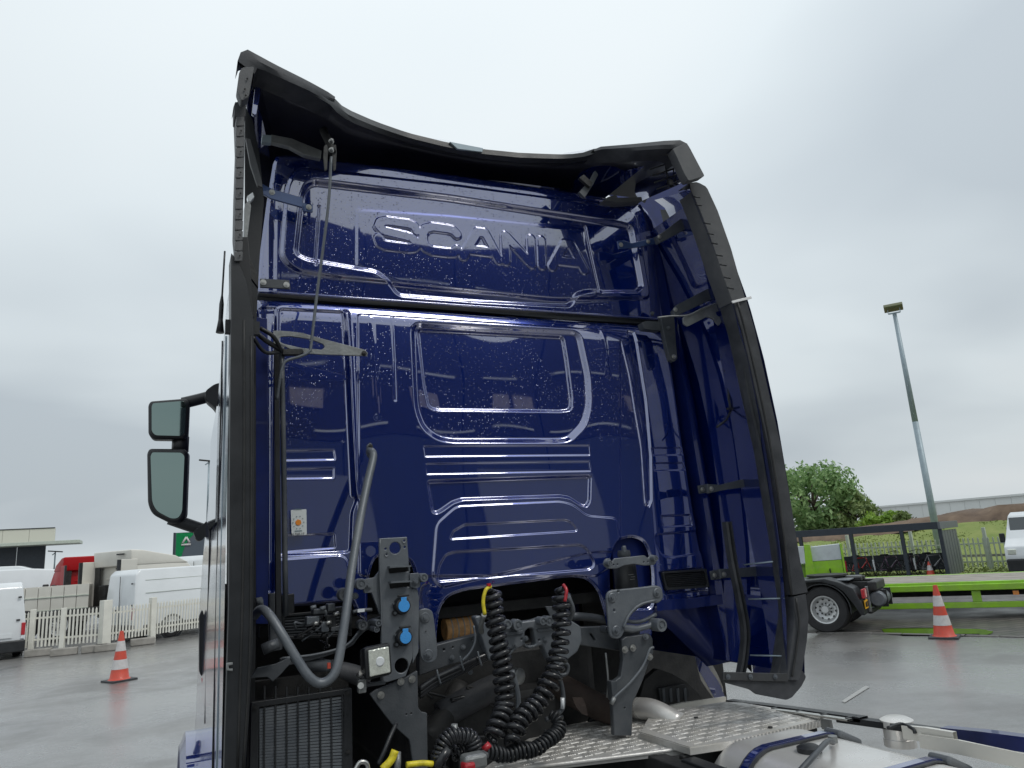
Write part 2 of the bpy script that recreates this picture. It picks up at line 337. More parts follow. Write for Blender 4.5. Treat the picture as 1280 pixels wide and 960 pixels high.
def relief_panel(name,outer_px,step,feats,cuts,base,m,parent,Y0=3.2,label=None):
    out=[(P(x,y,Y0).x,P(x,y,Y0).z) for x,y in outer_px]; A=np.array(out)
    x0,z0=A.min(0)-step; x1,z1=A.max(0)+step
    nx=int((x1-x0)/step)+1; nz=int((z1-z0)/step)+1
    X,Z=np.meshgrid(x0+np.arange(nx)*step,z0+np.arange(nz)*step)
    s=sdf_poly(X,Z,out)
    for c in cuts:
        pc=round_poly([(P(x,y,Y0).x,P(x,y,Y0).z) for x,y in c[0]],c[1],5)
        s=np.minimum(s,-sdf_poly(X,Z,pc))
    gz,gx=np.gradient(s,step); g=np.maximum(.3,np.sqrt(gx**2+gz**2))
    near=np.abs(s)<step*.75
    X=np.where(near,X-gx*s/g**2,X); Z=np.where(near,Z-gz*s/g**2,Z); s=np.where(near,0,s)
    hgt=base(X,Z,s)
    for kind,data,depth,wd in feats:
        if kind=='poly':
            pts,rnd=data; pp=round_poly([(P(x,y,Y0).x,P(x,y,Y0).z) for x,y in pts],rnd,5)
            d=sdf_poly(X,Z,pp)
        elif kind=='line':
            pts,half=data; d=sdf_line(X,Z,[(P(x,y,Y0).x,P(x,y,Y0).z) for x,y in pts],half)
        else: d=data(X,Z)
        hgt=hgt+depth*sstep(.5+d/wd)
    keep=s>=-1e-9
    idx=np.arange(nx*nz).reshape(nz,nx)
    q=keep[:-1,:-1]&keep[:-1,1:]&keep[1:,1:]&keep[1:,:-1]
    q&=~((s[:-1,:-1]<=0)&(s[:-1,1:]<=0)&(s[1:,1:]<=0)&(s[1:,:-1]<=0))
    F=np.stack([idx[:-1,:-1][q],idx[:-1,1:][q],idx[1:,1:][q],idx[1:,:-1][q]],1)
    used=np.unique(F); rm=np.full(nx*nz,-1); rm[used]=np.arange(len(used)); F=rm[F]
    V=np.stack([X.ravel()[used],(Y0-hgt).ravel()[used],Z.ravel()[used]],1)
    me=bpy.data.meshes.new(name); me.vertices.add(len(V)); me.vertices.foreach_set('co',V.ravel())
    me.loops.add(F.size); me.loops.foreach_set('vertex_index',F.ravel().astype(np.int32))
    me.polygons.add(len(F)); me.polygons.foreach_set('loop_start',np.arange(0,F.size,4,dtype=np.int32)); me.polygons.foreach_set('loop_total',np.full(len(F),4,dtype=np.int32))
    me.update(calc_edges=True); me.validate()
    return link(name,me,m,parent,smooth=True,label=label)
def raw_mesh(name,V,F,m,parent=None,**k):
    me=bpy.data.meshes.new(name); me.from_pydata([tuple(v) for v in V],[],[tuple(f) for f in F]); me.update(); return link(name,me,m,parent,**k)
# ================================================================= the ground
def ground_mat():
    m=bpy.data.materials.new('wet_asphalt'); m.use_nodes=True; n=m.node_tree.nodes; l=m.node_tree.links; b=n['Principled BSDF']
    t=n.new('ShaderNodeTexCoord')
    z=n.new('ShaderNodeTexNoise'); z.inputs['Scale'].default_value=.35; z.inputs['Detail'].default_value=7; z.inputs['Roughness'].default_value=.6; l.new(t.outputs['Object'],z.inputs['Vector'])
    c=n.new('ShaderNodeValToRGB'); l.new(z.outputs['Fac'],c.inputs['Fac'])
    c.color_ramp.elements[0].position=.35; c.color_ramp.elements[0].color=(.15,.145,.14,1); c.color_ramp.elements[1].position=.7; c.color_ramp.elements[1].color=(.27,.262,.25,1)
    g=n.new('ShaderNodeTexNoise'); g.inputs['Scale'].default_value=35; g.inputs['Detail'].default_value=5; l.new(t.outputs['Object'],g.inputs['Vector'])
    mm=n.new('ShaderNodeMix'); mm.data_type='RGBA'; mm.blend_type='MULTIPLY'; mm.inputs['Factor'].default_value=.5
    l.new(c.outputs['Color'],mm.inputs['A']); l.new(g.outputs['Fac'],mm.inputs['B']); l.new(mm.outputs['Result'],b.inputs['Base Color'])
    z2=n.new('ShaderNodeTexNoise'); z2.inputs['Scale'].default_value=.42; z2.inputs['Detail'].default_value=9; z2.inputs['Roughness'].default_value=.68; z2.inputs['Distortion'].default_value=.25; l.new(t.outputs['Object'],z2.inputs['Vector'])
    r=n.new('ShaderNodeMapRange'); r.inputs['From Min'].default_value=.40; r.inputs['From Max'].default_value=.60; r.inputs['To Min'].default_value=.14; r.inputs['To Max'].default_value=.55
    l.new(z2.outputs['Fac'],r.inputs['Value']); l.new(r.outputs[0],b.inputs['Roughness'])
    b.inputs['Specular IOR Level'].default_value=.5
    b.inputs['Coat IOR'].default_value=1.8; b.inputs['Coat Roughness'].default_value=.27
    cw=n.new('ShaderNodeMapRange'); cw.inputs['From Min'].default_value=.40; cw.inputs['From Max'].default_value=.62; cw.inputs['To Min'].default_value=1; cw.inputs['To Max'].default_value=.55
    l.new(z2.outputs['Fac'],cw.inputs['Value']); l.new(cw.outputs[0],b.inputs['Coat Weight'])
    bp=n.new('ShaderNodeBump'); bp.inputs['Strength'].default_value=.6; bp.inputs['Distance'].default_value=.014
    g2=n.new('ShaderNodeTexNoise'); g2.inputs['Scale'].default_value=60; g2.inputs['Detail'].default_value=3; l.new(t.outputs['Object'],g2.inputs['Vector'])
    l.new(g2.outputs['Fac'],bp.inputs['Height']); l.new(bp.outputs[0],b.inputs['Normal'])
    return m
def sheet(name,pts,z,m,kind='structure',parent=None):
    bm=bmesh.new(); bm.faces.new([bm.verts.new((p[0],p[1],z)) for p in pts]); bm.normal_update()
    if bm.faces[:][0].normal.z<0: bmesh.ops.reverse_faces(bm,faces=bm.faces[:])
    o=link(name,bm,m,parent); 
    if kind: o['kind']=kind
    return o
sheet('ground',[(-600,-600),(900,-600),(900,900),(-600,900)],0,ground_mat())
def paving_mat():
    m=bpy.data.materials.new('brick_paving'); m.use_nodes=True; n=m.node_tree.nodes; l=m.node_tree.links; b=n['Principled BSDF']
    t=n.new('ShaderNodeTexCoord'); mp=n.new('ShaderNodeMapping'); mp.inputs['Rotation'].default_value=(0,0,.2); l.new(t.outputs['Object'],mp.inputs['Vector'])
    k=n.new('ShaderNodeTexBrick'); k.inputs['Scale'].default_value=1; k.inputs['Brick Width'].default_value=.42; k.inputs['Row Height'].default_value=.21; k.inputs['Mortar Size'].default_value=.02
    k.inputs['Color1'].default_value=(.10,.088,.08,1); k.inputs['Color2'].default_value=(.065,.058,.055,1); k.inputs['Mortar'].default_value=(.022,.02,.02,1)
    l.new(mp.outputs[0],k.inputs['Vector']); l.new(k.outputs['Color'],b.inputs['Base Color'])
    bp=n.new('ShaderNodeBump'); bp.invert=True; bp.inputs['Strength'].default_value=.6; bp.inputs['Distance'].default_value=.02; l.new(k.outputs['Fac'],bp.inputs['Height']); l.new(bp.outputs[0],b.inputs['Normal'])
    z=n.new('ShaderNodeTexNoise'); z.inputs['Scale'].default_value=.6; z.inputs['Detail'].default_value=5; l.new(t.outputs['Object'],z.inputs['Vector'])
    r=n.new('ShaderNodeMapRange'); r.inputs['From Min'].default_value=.4; r.inputs['From Max'].default_value=.65; r.inputs['To Min'].default_value=.3; r.inputs['To Max'].default_value=.6; l.new(z.outputs['Fac'],r.inputs['Value']); l.new(r.outputs[0],b.inputs['Roughness'])
    return m
a=PZ(1000,790); b_=PZ(1280,796.5); dd=(b_-a).normalized(); nn=Vector((-dd.y,dd.x,0)); nn=nn if nn.dot(Vector((1,1,0)))>0 else -nn
sheet('brick_paving',[a-dd*14,b_+dd*40,b_+dd*40+nn*45,a-dd*14+nn*45],.004,paving_mat())
# flush edge row of pale kerb stones between asphalt and paving
kb=bmesh.new(); q=a-dd*4
proto=None
for i in range(34):
    c=a+dd*(-.4+i*.5)
    if proto is None:
        bm=bmesh.new(); bx(bm,(0,0,0),(.485,.15,.05),bev=.008); proto=link('kerb_stone',bm,mat('kerb_concrete',(.12,.115,.108),.7,bump=.4,bscale=25,var=.25),None); o=proto
        kerb=bpy.data.objects.new('kerb_line',None); COL.objects.link(kerb); kerb['kind']='structure'; kerb.location=a; o.parent=kerb
        kang=math.atan2(dd.y,dd.x)
        kerb.rotation_euler=(0,0,kang)
    else: o=again(proto,kerb)
    o.location=(-.4+i*.5,0,-.008+.002*math.sin(i*2.3))
# puddle
WATER=mat('puddle_water',(.02,.02,.02),.02,0,1.,spec=1.)
pts=[]
for x,y in [(1102,787),(1120,785.5),(1150,785),(1180,786),(1225,787),(1243,790),(1235,794),(1205,796),(1170,795.5),(1130,795),(1106,793)]:
    pts.append(PZ(x,y))
cent=sum(pts,Vector())/len(pts); sp=[]
for i in range(len(pts)):
    for t in (0,.33,.66): 
        p=pts[i].lerp(pts[(i+1)%len(pts)],t); sp.append(p+(p-cent)*random.uniform(-.03,.03))
sheet('puddle',sp,.012,WATER)
# small painted mark on the wet asphalt
PAINTW=mat('road_paint',(.34,.34,.33),.5,var=.2,vscale=12)
pm=[PZ(1052,877),PZ(1056,879),PZ(1087,859.5),PZ(1082,857.5)]
sheet('painted_mark',pm,.006,PAINTW)
# ================================================================= grass verge, bank, far hall
def bankf(th): return lerp(.70,1.03,min(1.1,max(0,(th-headpx(1040,660))/(headpx(1270,650)-headpx(1040,660)))))
def noise2(x,y): return math.sin(x*.7+1.3)*math.cos(y*.9-.4)+.5*math.sin(x*1.9+y*1.3)+.3*math.sin(x*4.1-y*3.3)
GR=mat('grass',(.17,.24,.05),.85,bump=.4,bscale=25,var=.12,vscale=1.1,dirt=(.24,.28,.08))
EARTH=mat('bare_earth',(.13,.085,.06),.9,bump=.9,bscale=12,var=.35,vscale=1.2,dirt=(.20,.14,.095))
def rot2(th): return Vector((math.sin(th),math.cos(th),0))   # th: heading from +Y to +X
def headpx(px,py): r=ray(px,py); return math.atan2(r.x,r.y)
# bank runs across the view right of the truck
H0=headpx(960,690); H1=headpx(1330,640)
rows=[]; prof=[(31.0,.015),(34,.02),(38.6,.03),(39.8,.3),(41.2,.75),(42.6,1.2),(43.6,1.5),(44.6,1.78)]
nb=60
for d,z in prof:
    rows.append([rot2(lerp(H0-.1,H1+.35,i/nb))*(d+.12*noise2(i*.35,d))+Vector((0,0,bankf(lerp(H0-.1,H1+.35,i/nb))*(z+(.08*noise2(i*.5,d*.6) if z>.1 else .0)))) for i in range(nb+1)])
grid_surface('grass_bank',rows,GR)['kind']='structure'
rows=[]; prof=[(44.2,1.62),(44.9,2.0),(45.5,2.3),(46.5,2.42),(50,2.4),(54,2.0),(60,-.2)]
for d,z in prof:
    rows.append([rot2(lerp(H0-.1,H1+.35,i/nb))*(d+.3*noise2(i*.6,d))+Vector((0,0,bankf(lerp(H0-.1,H1+.35,i/nb))*(z+(.12*noise2(i*.9,d*.8)+.05*noise2(i*2.7,d))))) for i in range(nb+1)])
grid_surface('earth_bank',rows,EARTH)['kind']='structure'
# grass tufts on the verge
def tufts(name,n,dr,hr,hgt,m,zf):
    V=[];F=[]
    for i in range(n):
        th=random.uniform(*hr); d=random.uniform(*dr); b=rot2(th)*d; b.z=zf(d)*bankf(th)
        for k in range(3):
            a=random.uniform(0,PI); s=random.uniform(.03,.07); h=hgt*random.uniform(.5,1.3); u=Vector((math.cos(a),math.sin(a),0))*s; t=Vector((random.uniform(-.5,.5)*h*.5,random.uniform(-.5,.5)*h*.5,h))
            j=len(V); V+= [b-u,b+u,b+t]; F.append((j,j+1,j+2))
    return raw_mesh(name,V,F,m,None,kind='stuff')
tag(tufts('grass',6000,(31.3,44.4),(H0,H1+.05),.06,GR,lambda d:np.interp(d,[31,34,38.6,39.8,41.2,42.6,43.6,44.6],[.015,.02,.03,.3,.75,1.2,1.5,1.78])-.02),'rough green grass covering the bank behind the palisade fence','grass')
# far white hall beyond the bank
def wall_between(name,p,q,z0,z1,m,parent=None,depth=.3,**k):
    p=Vector((p[0],p[1],0)); q=Vector((q[0],q[1],0)); d=q-p; mid=(p+q)/2; ang=math.atan2(d.y,d.x)
    return box(name,(mid.x,mid.y,(z0+z1)/2),(d.length,depth,z1-z0),m,parent,rot=Matrix.Rotation(ang,3,'Z'),**k)
WCL=mat('white_cladding',(.72,.74,.72),.5,var=.05,vscale=.2)
a=PD(1075,640,150); b_=PD(1330,620,135)
fw=thing('warehouse','long low white warehouse far away behind the brown earth bank','building',(a+b_)/2*Vector((1,1,0)) if False else Vector(((a.x+b_.x)/2,(a.y+b_.y)/2,0)),0,keep_world=True)
d=(b_-a); d.z=0; dn=d.normalized(); nseg=14
ztop=PD(1140,631.5,147).z
for i in range(nseg):
    p=a+dn*(d.length*i/nseg); q=a+dn*(d.length*(i+1)/nseg-.04)
    wall_between('wall_panel',p,q,0,ztop+.0*i,WCL,fw,depth=.4)
back=Vector((-dn.y,dn.x,0)); back=back if back.dot(a)>0 else -back
mid=(a+b_)/2+back*20
box('roof',(mid.x,mid.y,ztop-.35),(d.length,39,.5),GALV,fw,rot=Matrix.Rotation(math.atan2(dn.y,dn.x),3,'Z'))
wall_between('roof_trim',a-back*.35,b_-back*.35,ztop+.003,ztop+.3,WCL,fw,depth=.3)
# ================================================================= fences
def fence(name,label,p,q,h,posts,pitch,m,pw,gap0=.12,group=None,thick=.02,feet=False,rails=(.2,.8)):
    p=Vector((p[0],p[1],0)); q=Vector((q[0],q[1],0)); L_=(q-p).length; ang=math.atan2(q.y-p.y,q.x-p.x)
    t=thing(name,label,'fence',p,ang,group)
    for x,wd,hh in posts: box('post',(x,0,hh/2),(wd,wd,hh),m,t,bev=.008)
    for r in rails: box('rail',(L_/2,.03,gap0+(h-gap0)*r),(L_,.03,.05),m,t)
    bm=bmesh.new(); n=int(L_/pitch)
    for i in range(n):
        x=(i+.5)*pitch
        if any(abs(x-a)<b/2+pw*.4 for a,b,_ in posts): continue
        bx(bm,(x,0,gap0+(h-gap0)/2-.03),(pw,thick,h-gap0-.06))
        v=[bm.verts.new(c) for c in ((x-pw/2,-thick/2,h-.06),(x+pw/2,-thick/2,h-.06),(x+pw/2,thick/2,h-.06),(x-pw/2,thick/2,h-.06),(x,0,h))]
        for a,b in ((0,1),(1,2),(2,3),(3,0)): bm.faces.new((v[a],v[b],v[4]))
    if n<=300 and n>0:
        bm2=bm
    link('pickets',bm2 if n else bm,m,t,kind='stuff')
    return t,L_
# left yard: cream steel fence panels standing on concrete feet
a=PZ(-30,826); b_=PZ(120,813.5); c_=PZ(300,786)
hz=lambda px,py,g: PD(px,py,math.hypot(g.x,g.y)).z
g=PZ(137,812); hl=hz(139,757,g); hp=hz(141,752,g)
L1=(PZ(125,812.5)-a).length
def xat(px,py,p,q):
    g=PZ(px,py); d=(q-p).normalized(); return (g-p).dot(d)
f1,_=fence('yard_fence','cream picket fence on concrete feet, part left of the thick post',a,PZ(121,813),hl,[(xat(42,819,a,b_),.12,hl+.05),(xat(76,817,a,b_),.12,hl+.03)],.095,FENCE,.045,.22,'cream yard fences')
f2,_=fence('yard_fence','cream picket fence from the thick post to behind the truck',PZ(125,813),c_,hl*.98,[(.1,.24,hp+.05),(xat(182,803,PZ(125,813),c_),.16,hp),(5.2,.12,hp)],.095,FENCE,.045,.22,'cream yard fences')
# concrete feet (each a thing)
for k,(px,py,lab) in enumerate([(48,820,'pale concrete fence foot furthest left, beside the white van'),(80,819,'pale concrete fence foot below the narrow middle post'),(118,815,'pale concrete fence foot left of the thick cream post'),(134,813.5,'pale concrete fence foot under the thick cream post'),(178,806,'pale concrete fence foot behind the orange cone')]):
    g=PZ(px,py); o=box('fence_foot',(0,0,.09),(.62,.3,.18),CONC,None,bev=.02); o.location=(g.x,g.y,.003); o.rotation_euler=(0,0,-.05+.04*k); tag(o,lab,'fence foot',group='concrete feet under the cream fence')
# right: galvanised palisade fence in front of the bank
a=rot2(headpx(965,700))*38.0; b_=PZ(1208,719.5); c_=PZ(1330,710)
g=PZ(1250,716.5); hr=hz(1249,672,g)
L_=(c_-a).length; dirn=(c_-a).normalized()
posts=[(x,.11,hr+.35) for x in np.arange(1.2,L_,2.75)]
pf,_=fence('palisade_fence','galvanised palisade fence with tall posts in front of the green bank',a,c_,hr,posts,.175,GALV,.055,.08,rails=(.18,.78))
box('kick_board',(L_/2,.12,hr*.42),(L_,.03,.09),CONC,pf)
# ================================================================= cones
def cone(px,py,hpx,label,grp):
    g=PZ(px,py); h=PD(px,hpx,math.hypot(g.x,g.y)).z
    t=thing('traffic_cone',label,'traffic cone',g,.5,grp)
    s=h
    box('base',(0,0,.018*s),(.52*s,.52*s,.036*s),RUB,t,bev=.006)
    zs=[.036,.24,.43,.60,.80,1.0]; cols=[ORANGE,REFL,ORANGE,REFL,ORANGE]; R=lambda z:(.195-.158*z)*s
    for i,c in enumerate(cols):
        pr=[(R(zs[i])+(.002 if c is REFL else 0),zs[i]*s),(R(zs[i+1])+(.002 if c is REFL else 0),zs[i+1]*s)]
        if i==0: pr=[(R(0)*1.12,.036*s),(R(.05),.06*s)]+[pr[1]]
        if i==4: pr=pr+[(.0,1.0*s)]
        lathe('cone_body' if c is ORANGE else 'reflective_band',pr,(0,0,0),(0,0,1),c,t,seg=28,ang=60)
    return t
cone(149,851,789,'orange and white cone on the left, in front of the cream fence','road cones')
cone(1181,797,731,'orange and white cone on the right, in front of the lime trailer','road cones')
# ================================================================= lamps
def lamp(px,py0,py1,dist,r,label,head='flat',px1=None):
    g=PD(px,py0,dist); top=PD(px1 or px,py1,dist).z
    t=thing('street_lamp' if head=='flat' else 'floodlight_mast',label,'street lamp' if head=='flat' else 'floodlight mast',(g.x,g.y,0),-math.atan2(g.x,g.y))
    cyl('pole',(0,0,0),(0,0,top*.55),r*1.25,MASTM,t,12,r2=r); cyl('pole',(0,0,top*.55),(0,0,top),r,MASTM,t,12,r2=r*.7)
    if head=='flat':
        box('lamp_head',(0,0,top+.05),(r*16,.35,.09),DARK,t,rot=Matrix.Rotation(.12,3,'Y'),bev=.02); cyl('bracket',(-r*3,0,top-.25),(0,0,top-.05),.04,MASTM,t,8)
    else:
        box('bracket',(0,0,top+.02),(.5,.06,.06),MASTM,t); cyl('bracket',(0,0,top-.25),(0,0,top),.09,DARK,t,10)
        for s in (-1,1): box('bracket',(s*.26,0,top+.14),(.03,.05,.26),MASTM,t)
        box('floodlight',(.0,0,top+.3),(.82,.5,.16),mat('floodlight_lens',(.16,.17,.08),.3,coat=1.),t,rot=Matrix.Rotation(-.35,3,'X'),bev=.03)
    return t
lamp(1168,652,392,38,.13,'tall galvanised floodlight mast rising behind the bicycle shelter','flood',px1=1117)
lamp(258,700,577,60,.09,'slim street lamp between the truck mirrors and the cab side','flat',px1=259)
lamp(66,735,690,75,.07,'small distant street lamp beside the dark office building','flat',px1=70)
# ================================================================= foliage
def leafmat(name,c1,c2):
    m=bpy.data.materials.new(name); m.use_nodes=True; n=m.node_tree.nodes; l=m.node_tree.links; b=n['Principled BSDF']
    gm=n.new('ShaderNodeNewGeometry'); mx=n.new('ShaderNodeMix'); mx.data_type='RGBA'; mx.inputs['A'].default_value=(*c1,1); mx.inputs['B'].default_value=(*c2,1)
    l.new(gm.outputs['Random Per Island'],mx.inputs['Factor']); l.new(mx.outputs['Result'],b.inputs['Base Color']); b.inputs['Roughness'].default_value=.5
    b.inputs['Subsurface Weight'].default_value=0
    tr=n.new('ShaderNodeBsdfTranslucent'); l.new(mx.outputs['Result'],tr.inputs['Color']); ms=n.new('ShaderNodeMixShader'); ms.inputs[0].default_value=.35
    o=n['Material Output']; l.new(b.outputs[0],ms.inputs[1]); l.new(tr.outputs[0],ms.inputs[2]); l.new(ms.outputs[0],o.inputs[0]); return m
LEAF1=leafmat('leaf_mid_green',(.14,.27,.09),(.36,.52,.22)); LEAF2=leafmat('leaf_light_green',(.16,.30,.03),(.32,.48,.07)); LEAF3=leafmat('leaf_olive',(.12,.19,.06),(.28,.36,.13))
BARK=mat('bark',(.07,.05,.035),.9,bump=.8,bscale=20)
def tree(name,label,cat,px,py_top,wpx,dist,lm,seed,n=5500,leaf=.16,group=None,low=.25):
    rnd=random.Random(seed); c=PD(px,650,dist); top=PD(px,py_top,dist).z; R=wpx/2/FPX*dist*1.08
    t=thing(name,label,cat,(c.x,c.y,0),rnd.uniform(0,3),group)
    bm=bmesh.new(); tube_bm(bm,spline([(0,0,0),(.05,.05,top*.25),(-.05,.1,top*.55),(0,0,top*.8)],4),[lerp(.2,.05,i/12) for i in range(13)],8)
    for k in range(9):
        a=k*2.4; z=top*rnd.uniform(.25,.6); tube_bm(bm,[Vector((0,0,z)),Vector((math.cos(a)*R*.35,math.sin(a)*R*.35,z+top*.12)),Vector((math.cos(a)*R*.75,math.sin(a)*R*.75,z+top*.2))],[.09,.05,.02],6)
    link('trunk',bm,BARK,t)
    cl=[]
    zc=top*(.5+low*.5); hz_=top*(1-low)/2
    for i in range(70):
        while True:
            v=Vector([rnd.uniform(-1,1) for _ in range(3)])
            if v.length<=1: break
        v=v.normalized()*(v.length**.45)
        rr=rnd.uniform(.16,.30)*R
        cl.append((Vector((v.x*(R-rr*.6),v.y*(R-rr*.6),zc+v.z*(hz_-rr*.6))),rr))
    V=[];F=[]
    for i in range(n):
        c0,rr=cl[rnd.randrange(len(cl))]
        d=Vector([rnd.gauss(0,1) for _ in range(3)]).normalized(); p=c0+d*rr*rnd.uniform(.6,1.08); s=leaf*rnd.uniform(.6,1.4)
        nrm=(d+Vector([rnd.uniform(-.7,.7) for _ in range(3)])).normalized(); u=nrm.orthogonal().normalized(); u.rotate(Matrix.Rotation(rnd.uniform(0,6.3),3,nrm)); w_=nrm.cross(u)
        j=len(V); V+=[p-u*s,p+w_*s*.45+nrm*s*.1,p+u*s,p-w_*s*.45+nrm*s*.1]; F.append((j,j+1,j+2,j+3))
    raw_mesh('crown',V,F,lm,t,kind='stuff'); return t
tree('broadleaf_tree','largest round green tree beside the right edge of the cab','tree',1022,575,112,62,LEAF1,1,9000,.2,low=.12)
tree('broadleaf_tree','smaller dark green tree just right of the largest tree','tree',1068,612,56,60,LEAF3,2,4000,.18,low=.05)
tree('shrub','light green shrub in a row behind the shelter roof, nearest the trees','shrub',1096,639,44,55,LEAF2,3,3000,.14,'shrubs behind the shelter',low=0)
tree('shrub','light green shrub in the middle behind the shelter roof','shrub',1118,637,30,55,LEAF2,4,1800,.14,'shrubs behind the shelter',low=0)
tree('shrub','olive brownish shrub left of the floodlight mast','shrub',1132,634,28,52,LEAF3,5,2000,.12,'shrubs behind the shelter',low=0)
tree('shrub','low shrubs far behind the green sign board','shrub',207,703,26,95,LEAF2,6,1200,.2,None,low=0)
# ================================================================= bicycle shelter
FB=PZ(1185,722); dist_r=math.hypot(FB.x,FB.y)
zr=PD(1180,652,dist_r).z
_a=math.atan2(FB.x,FB.y)+math.radians(11); dirL=Vector((-math.cos(_a),math.sin(_a),0))
LS=17.0; depth=Vector((math.sin(_a),math.cos(_a),0))
# left end chosen so that the fascia runs as surveyed
ang=math.atan2(-dirL.y,-dirL.x)
sh=thing('bicycle_shelter','anthracite flat roofed bicycle shelter behind the black tractor unit','bicycle shelter',FB,ang)
# local frame: -x runs to the left end, +y away from the camera
W=2.9
box('fascia',(-LS/2,0,zr-.12),(LS,.08,.24),SHELT,sh,bev=.004)
box('fascia',(-LS/2,W,zr-.12),(LS,.08,.24),SHELT,sh,bev=.004)
box('fascia',(.0+.045,W/2,zr-.12),(.08,W+.2,.24),CAST,sh,bev=.004)
box('roof',(-LS/2,W/2,zr-.04),(LS-.1,W-.1,.05),CAST,sh)
for i in range(12):
    box('cladding_panel',(.0,.16+i*(W-.1)/12,(zr-.3)/2),(.045+.012*(i%2),(W-.1)/12-.012,zr-.3),CAST if i else SHELT,sh)
xs=[]
for px in (1180,1131,1067,1003):
    r=ray(px,690); # intersect the front line
    A=np.array([[r.x,-dirL.x],[r.y,-dirL.y]]); s_,t_=np.linalg.solve(A,np.array([FB.x,FB.y])); xs.append(-t_)
for x in xs: box('post',(x,.02,(zr-.24)/2),(.12,.12,zr-.24),SHELT,sh)
for i in range(int(LS/1.5)): box('back_panel',(-.8-i*1.5,W-.15,.42),(1.46,.04,.62),SHELT,sh)
def bicycle(px,label,col,yaw,extra=None):
    r=ray(px,700); A=np.array([[r.x,-dirL.x],[r.y,-dirL.y]]); o0=FB+depth*.9; s_,t_=np.linalg.solve(A,np.array([o0.x,o0.y])); g=o0+dirL*t_
    t=thing('bicycle',label,'bicycle',(g.x,g.y,0),ang+yaw,'bicycles parked in the shelter')
    sc=.86; f=mat('bicycle_frame_%d'%px,col,.35,coat=.6)
    for x in (-.52,.52):
        bm=bmesh.new(); tube_bm(bm,[Vector((x*sc+math.cos(a)*.33*sc,0,.34*sc+math.sin(a)*.33*sc)) for a in np.linspace(0,2*PI,25)],.018,6,False)
        wh=link('wheel',bm,TYRE,t)
        bm=bmesh.new()
        for k in range(10):
            a=k*PI/5; tube_bm(bm,[Vector((x*sc,0,.34*sc)),Vector((x*sc+math.cos(a)*.32*sc,0,.34*sc+math.sin(a)*.32*sc))],.003,4)
        link('spokes',bm,SILV,wh,kind='stuff')
    bm=bmesh.new()
    J=dict(bb=(-.08,0,.32),st=(-.2,0,.85),ht=(.33,0,.85),hb=(.37,0,.7),rw=(-.52,0,.34),fw=(.52,0,.34))
    J={k:Vector(v)*sc for k,v in J.items()}
    for a,b,rr in (('bb','st',.02),('st','ht',.02),('bb','hb',.025),('rw','bb',.012),('rw','st',.012),('hb','fw',.016),('ht','hb',.022)): tube_bm(bm,[J[a],J[b]],rr,6)
    link('frame',bm,f,t)
    box('saddle',(-.22*sc,0,.95*sc),(.26,.15,.06),BLK,t,bev=.02); cyl('seat_post',(-.2*sc,0,.84*sc),(-.22*sc,0,.93*sc),.014,SILV,t,6)
    tube('handlebar',[Vector((.2,-.3,1.03))*sc,Vector((.33,-.12,1.08))*sc,Vector((.33,.12,1.08))*sc,Vector((.2,.3,1.03))*sc],.013,BLK,t,4,6); cyl('stem',Vector((.33,0,.83))*sc,Vector((.33,0,1.08))*sc,.014,SILV,t,6)
    cyl('crank',(-.08*sc,-.06,.32*sc),(-.08*sc,.06,.32*sc),.09,DARK,t,12)
    if extra: box('mudguard',(-.80*sc,0,.55*sc),(.05,.07,.40),extra,t,bev=.015)
    return t
bicycle(1047,'black bicycle close behind the lime headboard, furthest left','' and 0 or (.03,.03,.035),1.2)
bicycle(1075,'red bicycle with a red crate coloured frame in the shelter',(.6,.02,.02),1.0,RED)
bicycle(1112,'bicycle with white rear mudguard in the middle of the shelter',(.12,.06,.12),.9,WHITE)
bicycle(1142,'dark bicycle with red saddle area right of the middle post',(.05,.02,.03),1.15)
bicycle(1166,'silver bicycle with white mudguard beside the shelter end wall',(.35,.36,.38),.75,WHITE)
# small cone beside the bicycles
g=FB+dirL*.55+depth*.2
t=thing('traffic_cone','tiny orange and white cone inside the right end of the shelter','traffic cone',g,0,'road cones')
lathe('cone_body',[(.16,0),(.1,.25)],(0,0,0),(0,0,1),ORANGE,t); lathe('reflective_band',[(.102,.25),(.062,.42)],(0,0,0),(0,0,1),REFL,t); lathe('cone_body',[(.06,.42),(.02,.55),(0,.55)],(0,0,0),(0,0,1),ORANGE,t)
# ================================================================= vehicles
def wheel(parent,c,r,wd,axis=(0,-1,0),nut=10,rim=RIM,deep=.0):
    c=Vector(c); ax=Vector(axis)
    w_=lathe('wheel',[(r*.60,-wd*.5),(r*.93,-wd*.5),(r,-wd*.38),(r,wd*.38),(r*.93,wd*.5),(r*.66,wd*.5),(r*.60,wd*.42),(r*.58,-wd*.4)],c,ax,TYRE,parent,36)
    ri=lathe('rim',[(r*.60,-wd*.3),(r*.605,wd*.46),(r*.55,wd*.43),(r*.50,wd*.2),(r*.44,wd*.05),(r*.30,wd*.0+.0),(r*.20,wd*.1),(r*.15,wd*.36),(0,wd*.36)],c,ax,rim,w_,36)
    bm=bmesh.new(); u=ax.orthogonal().normalized(); v=ax.cross(u)
    for k in range(nut):
        a=2*PI*k/nut; p=c+(u*math.cos(a)+v*math.sin(a))*r*.255; cyl_bm(bm,p+ax*wd*.05,p+ax*wd*.15,r*.035,6)
    link('wheel_nuts',bm,DARK,w_,kind='stuff')
    bm=bmesh.new()
    for k in range(nut):
        a=2*PI*(k+.5)/nut; p=c+(u*math.cos(a)+v*math.sin(a))*r*.44; cyl_bm(bm,p+ax*wd*.02,p+ax*(wd*.085),r*.05,10)
    link('rim_holes',bm,DARK,w_,kind='stuff'); return w_
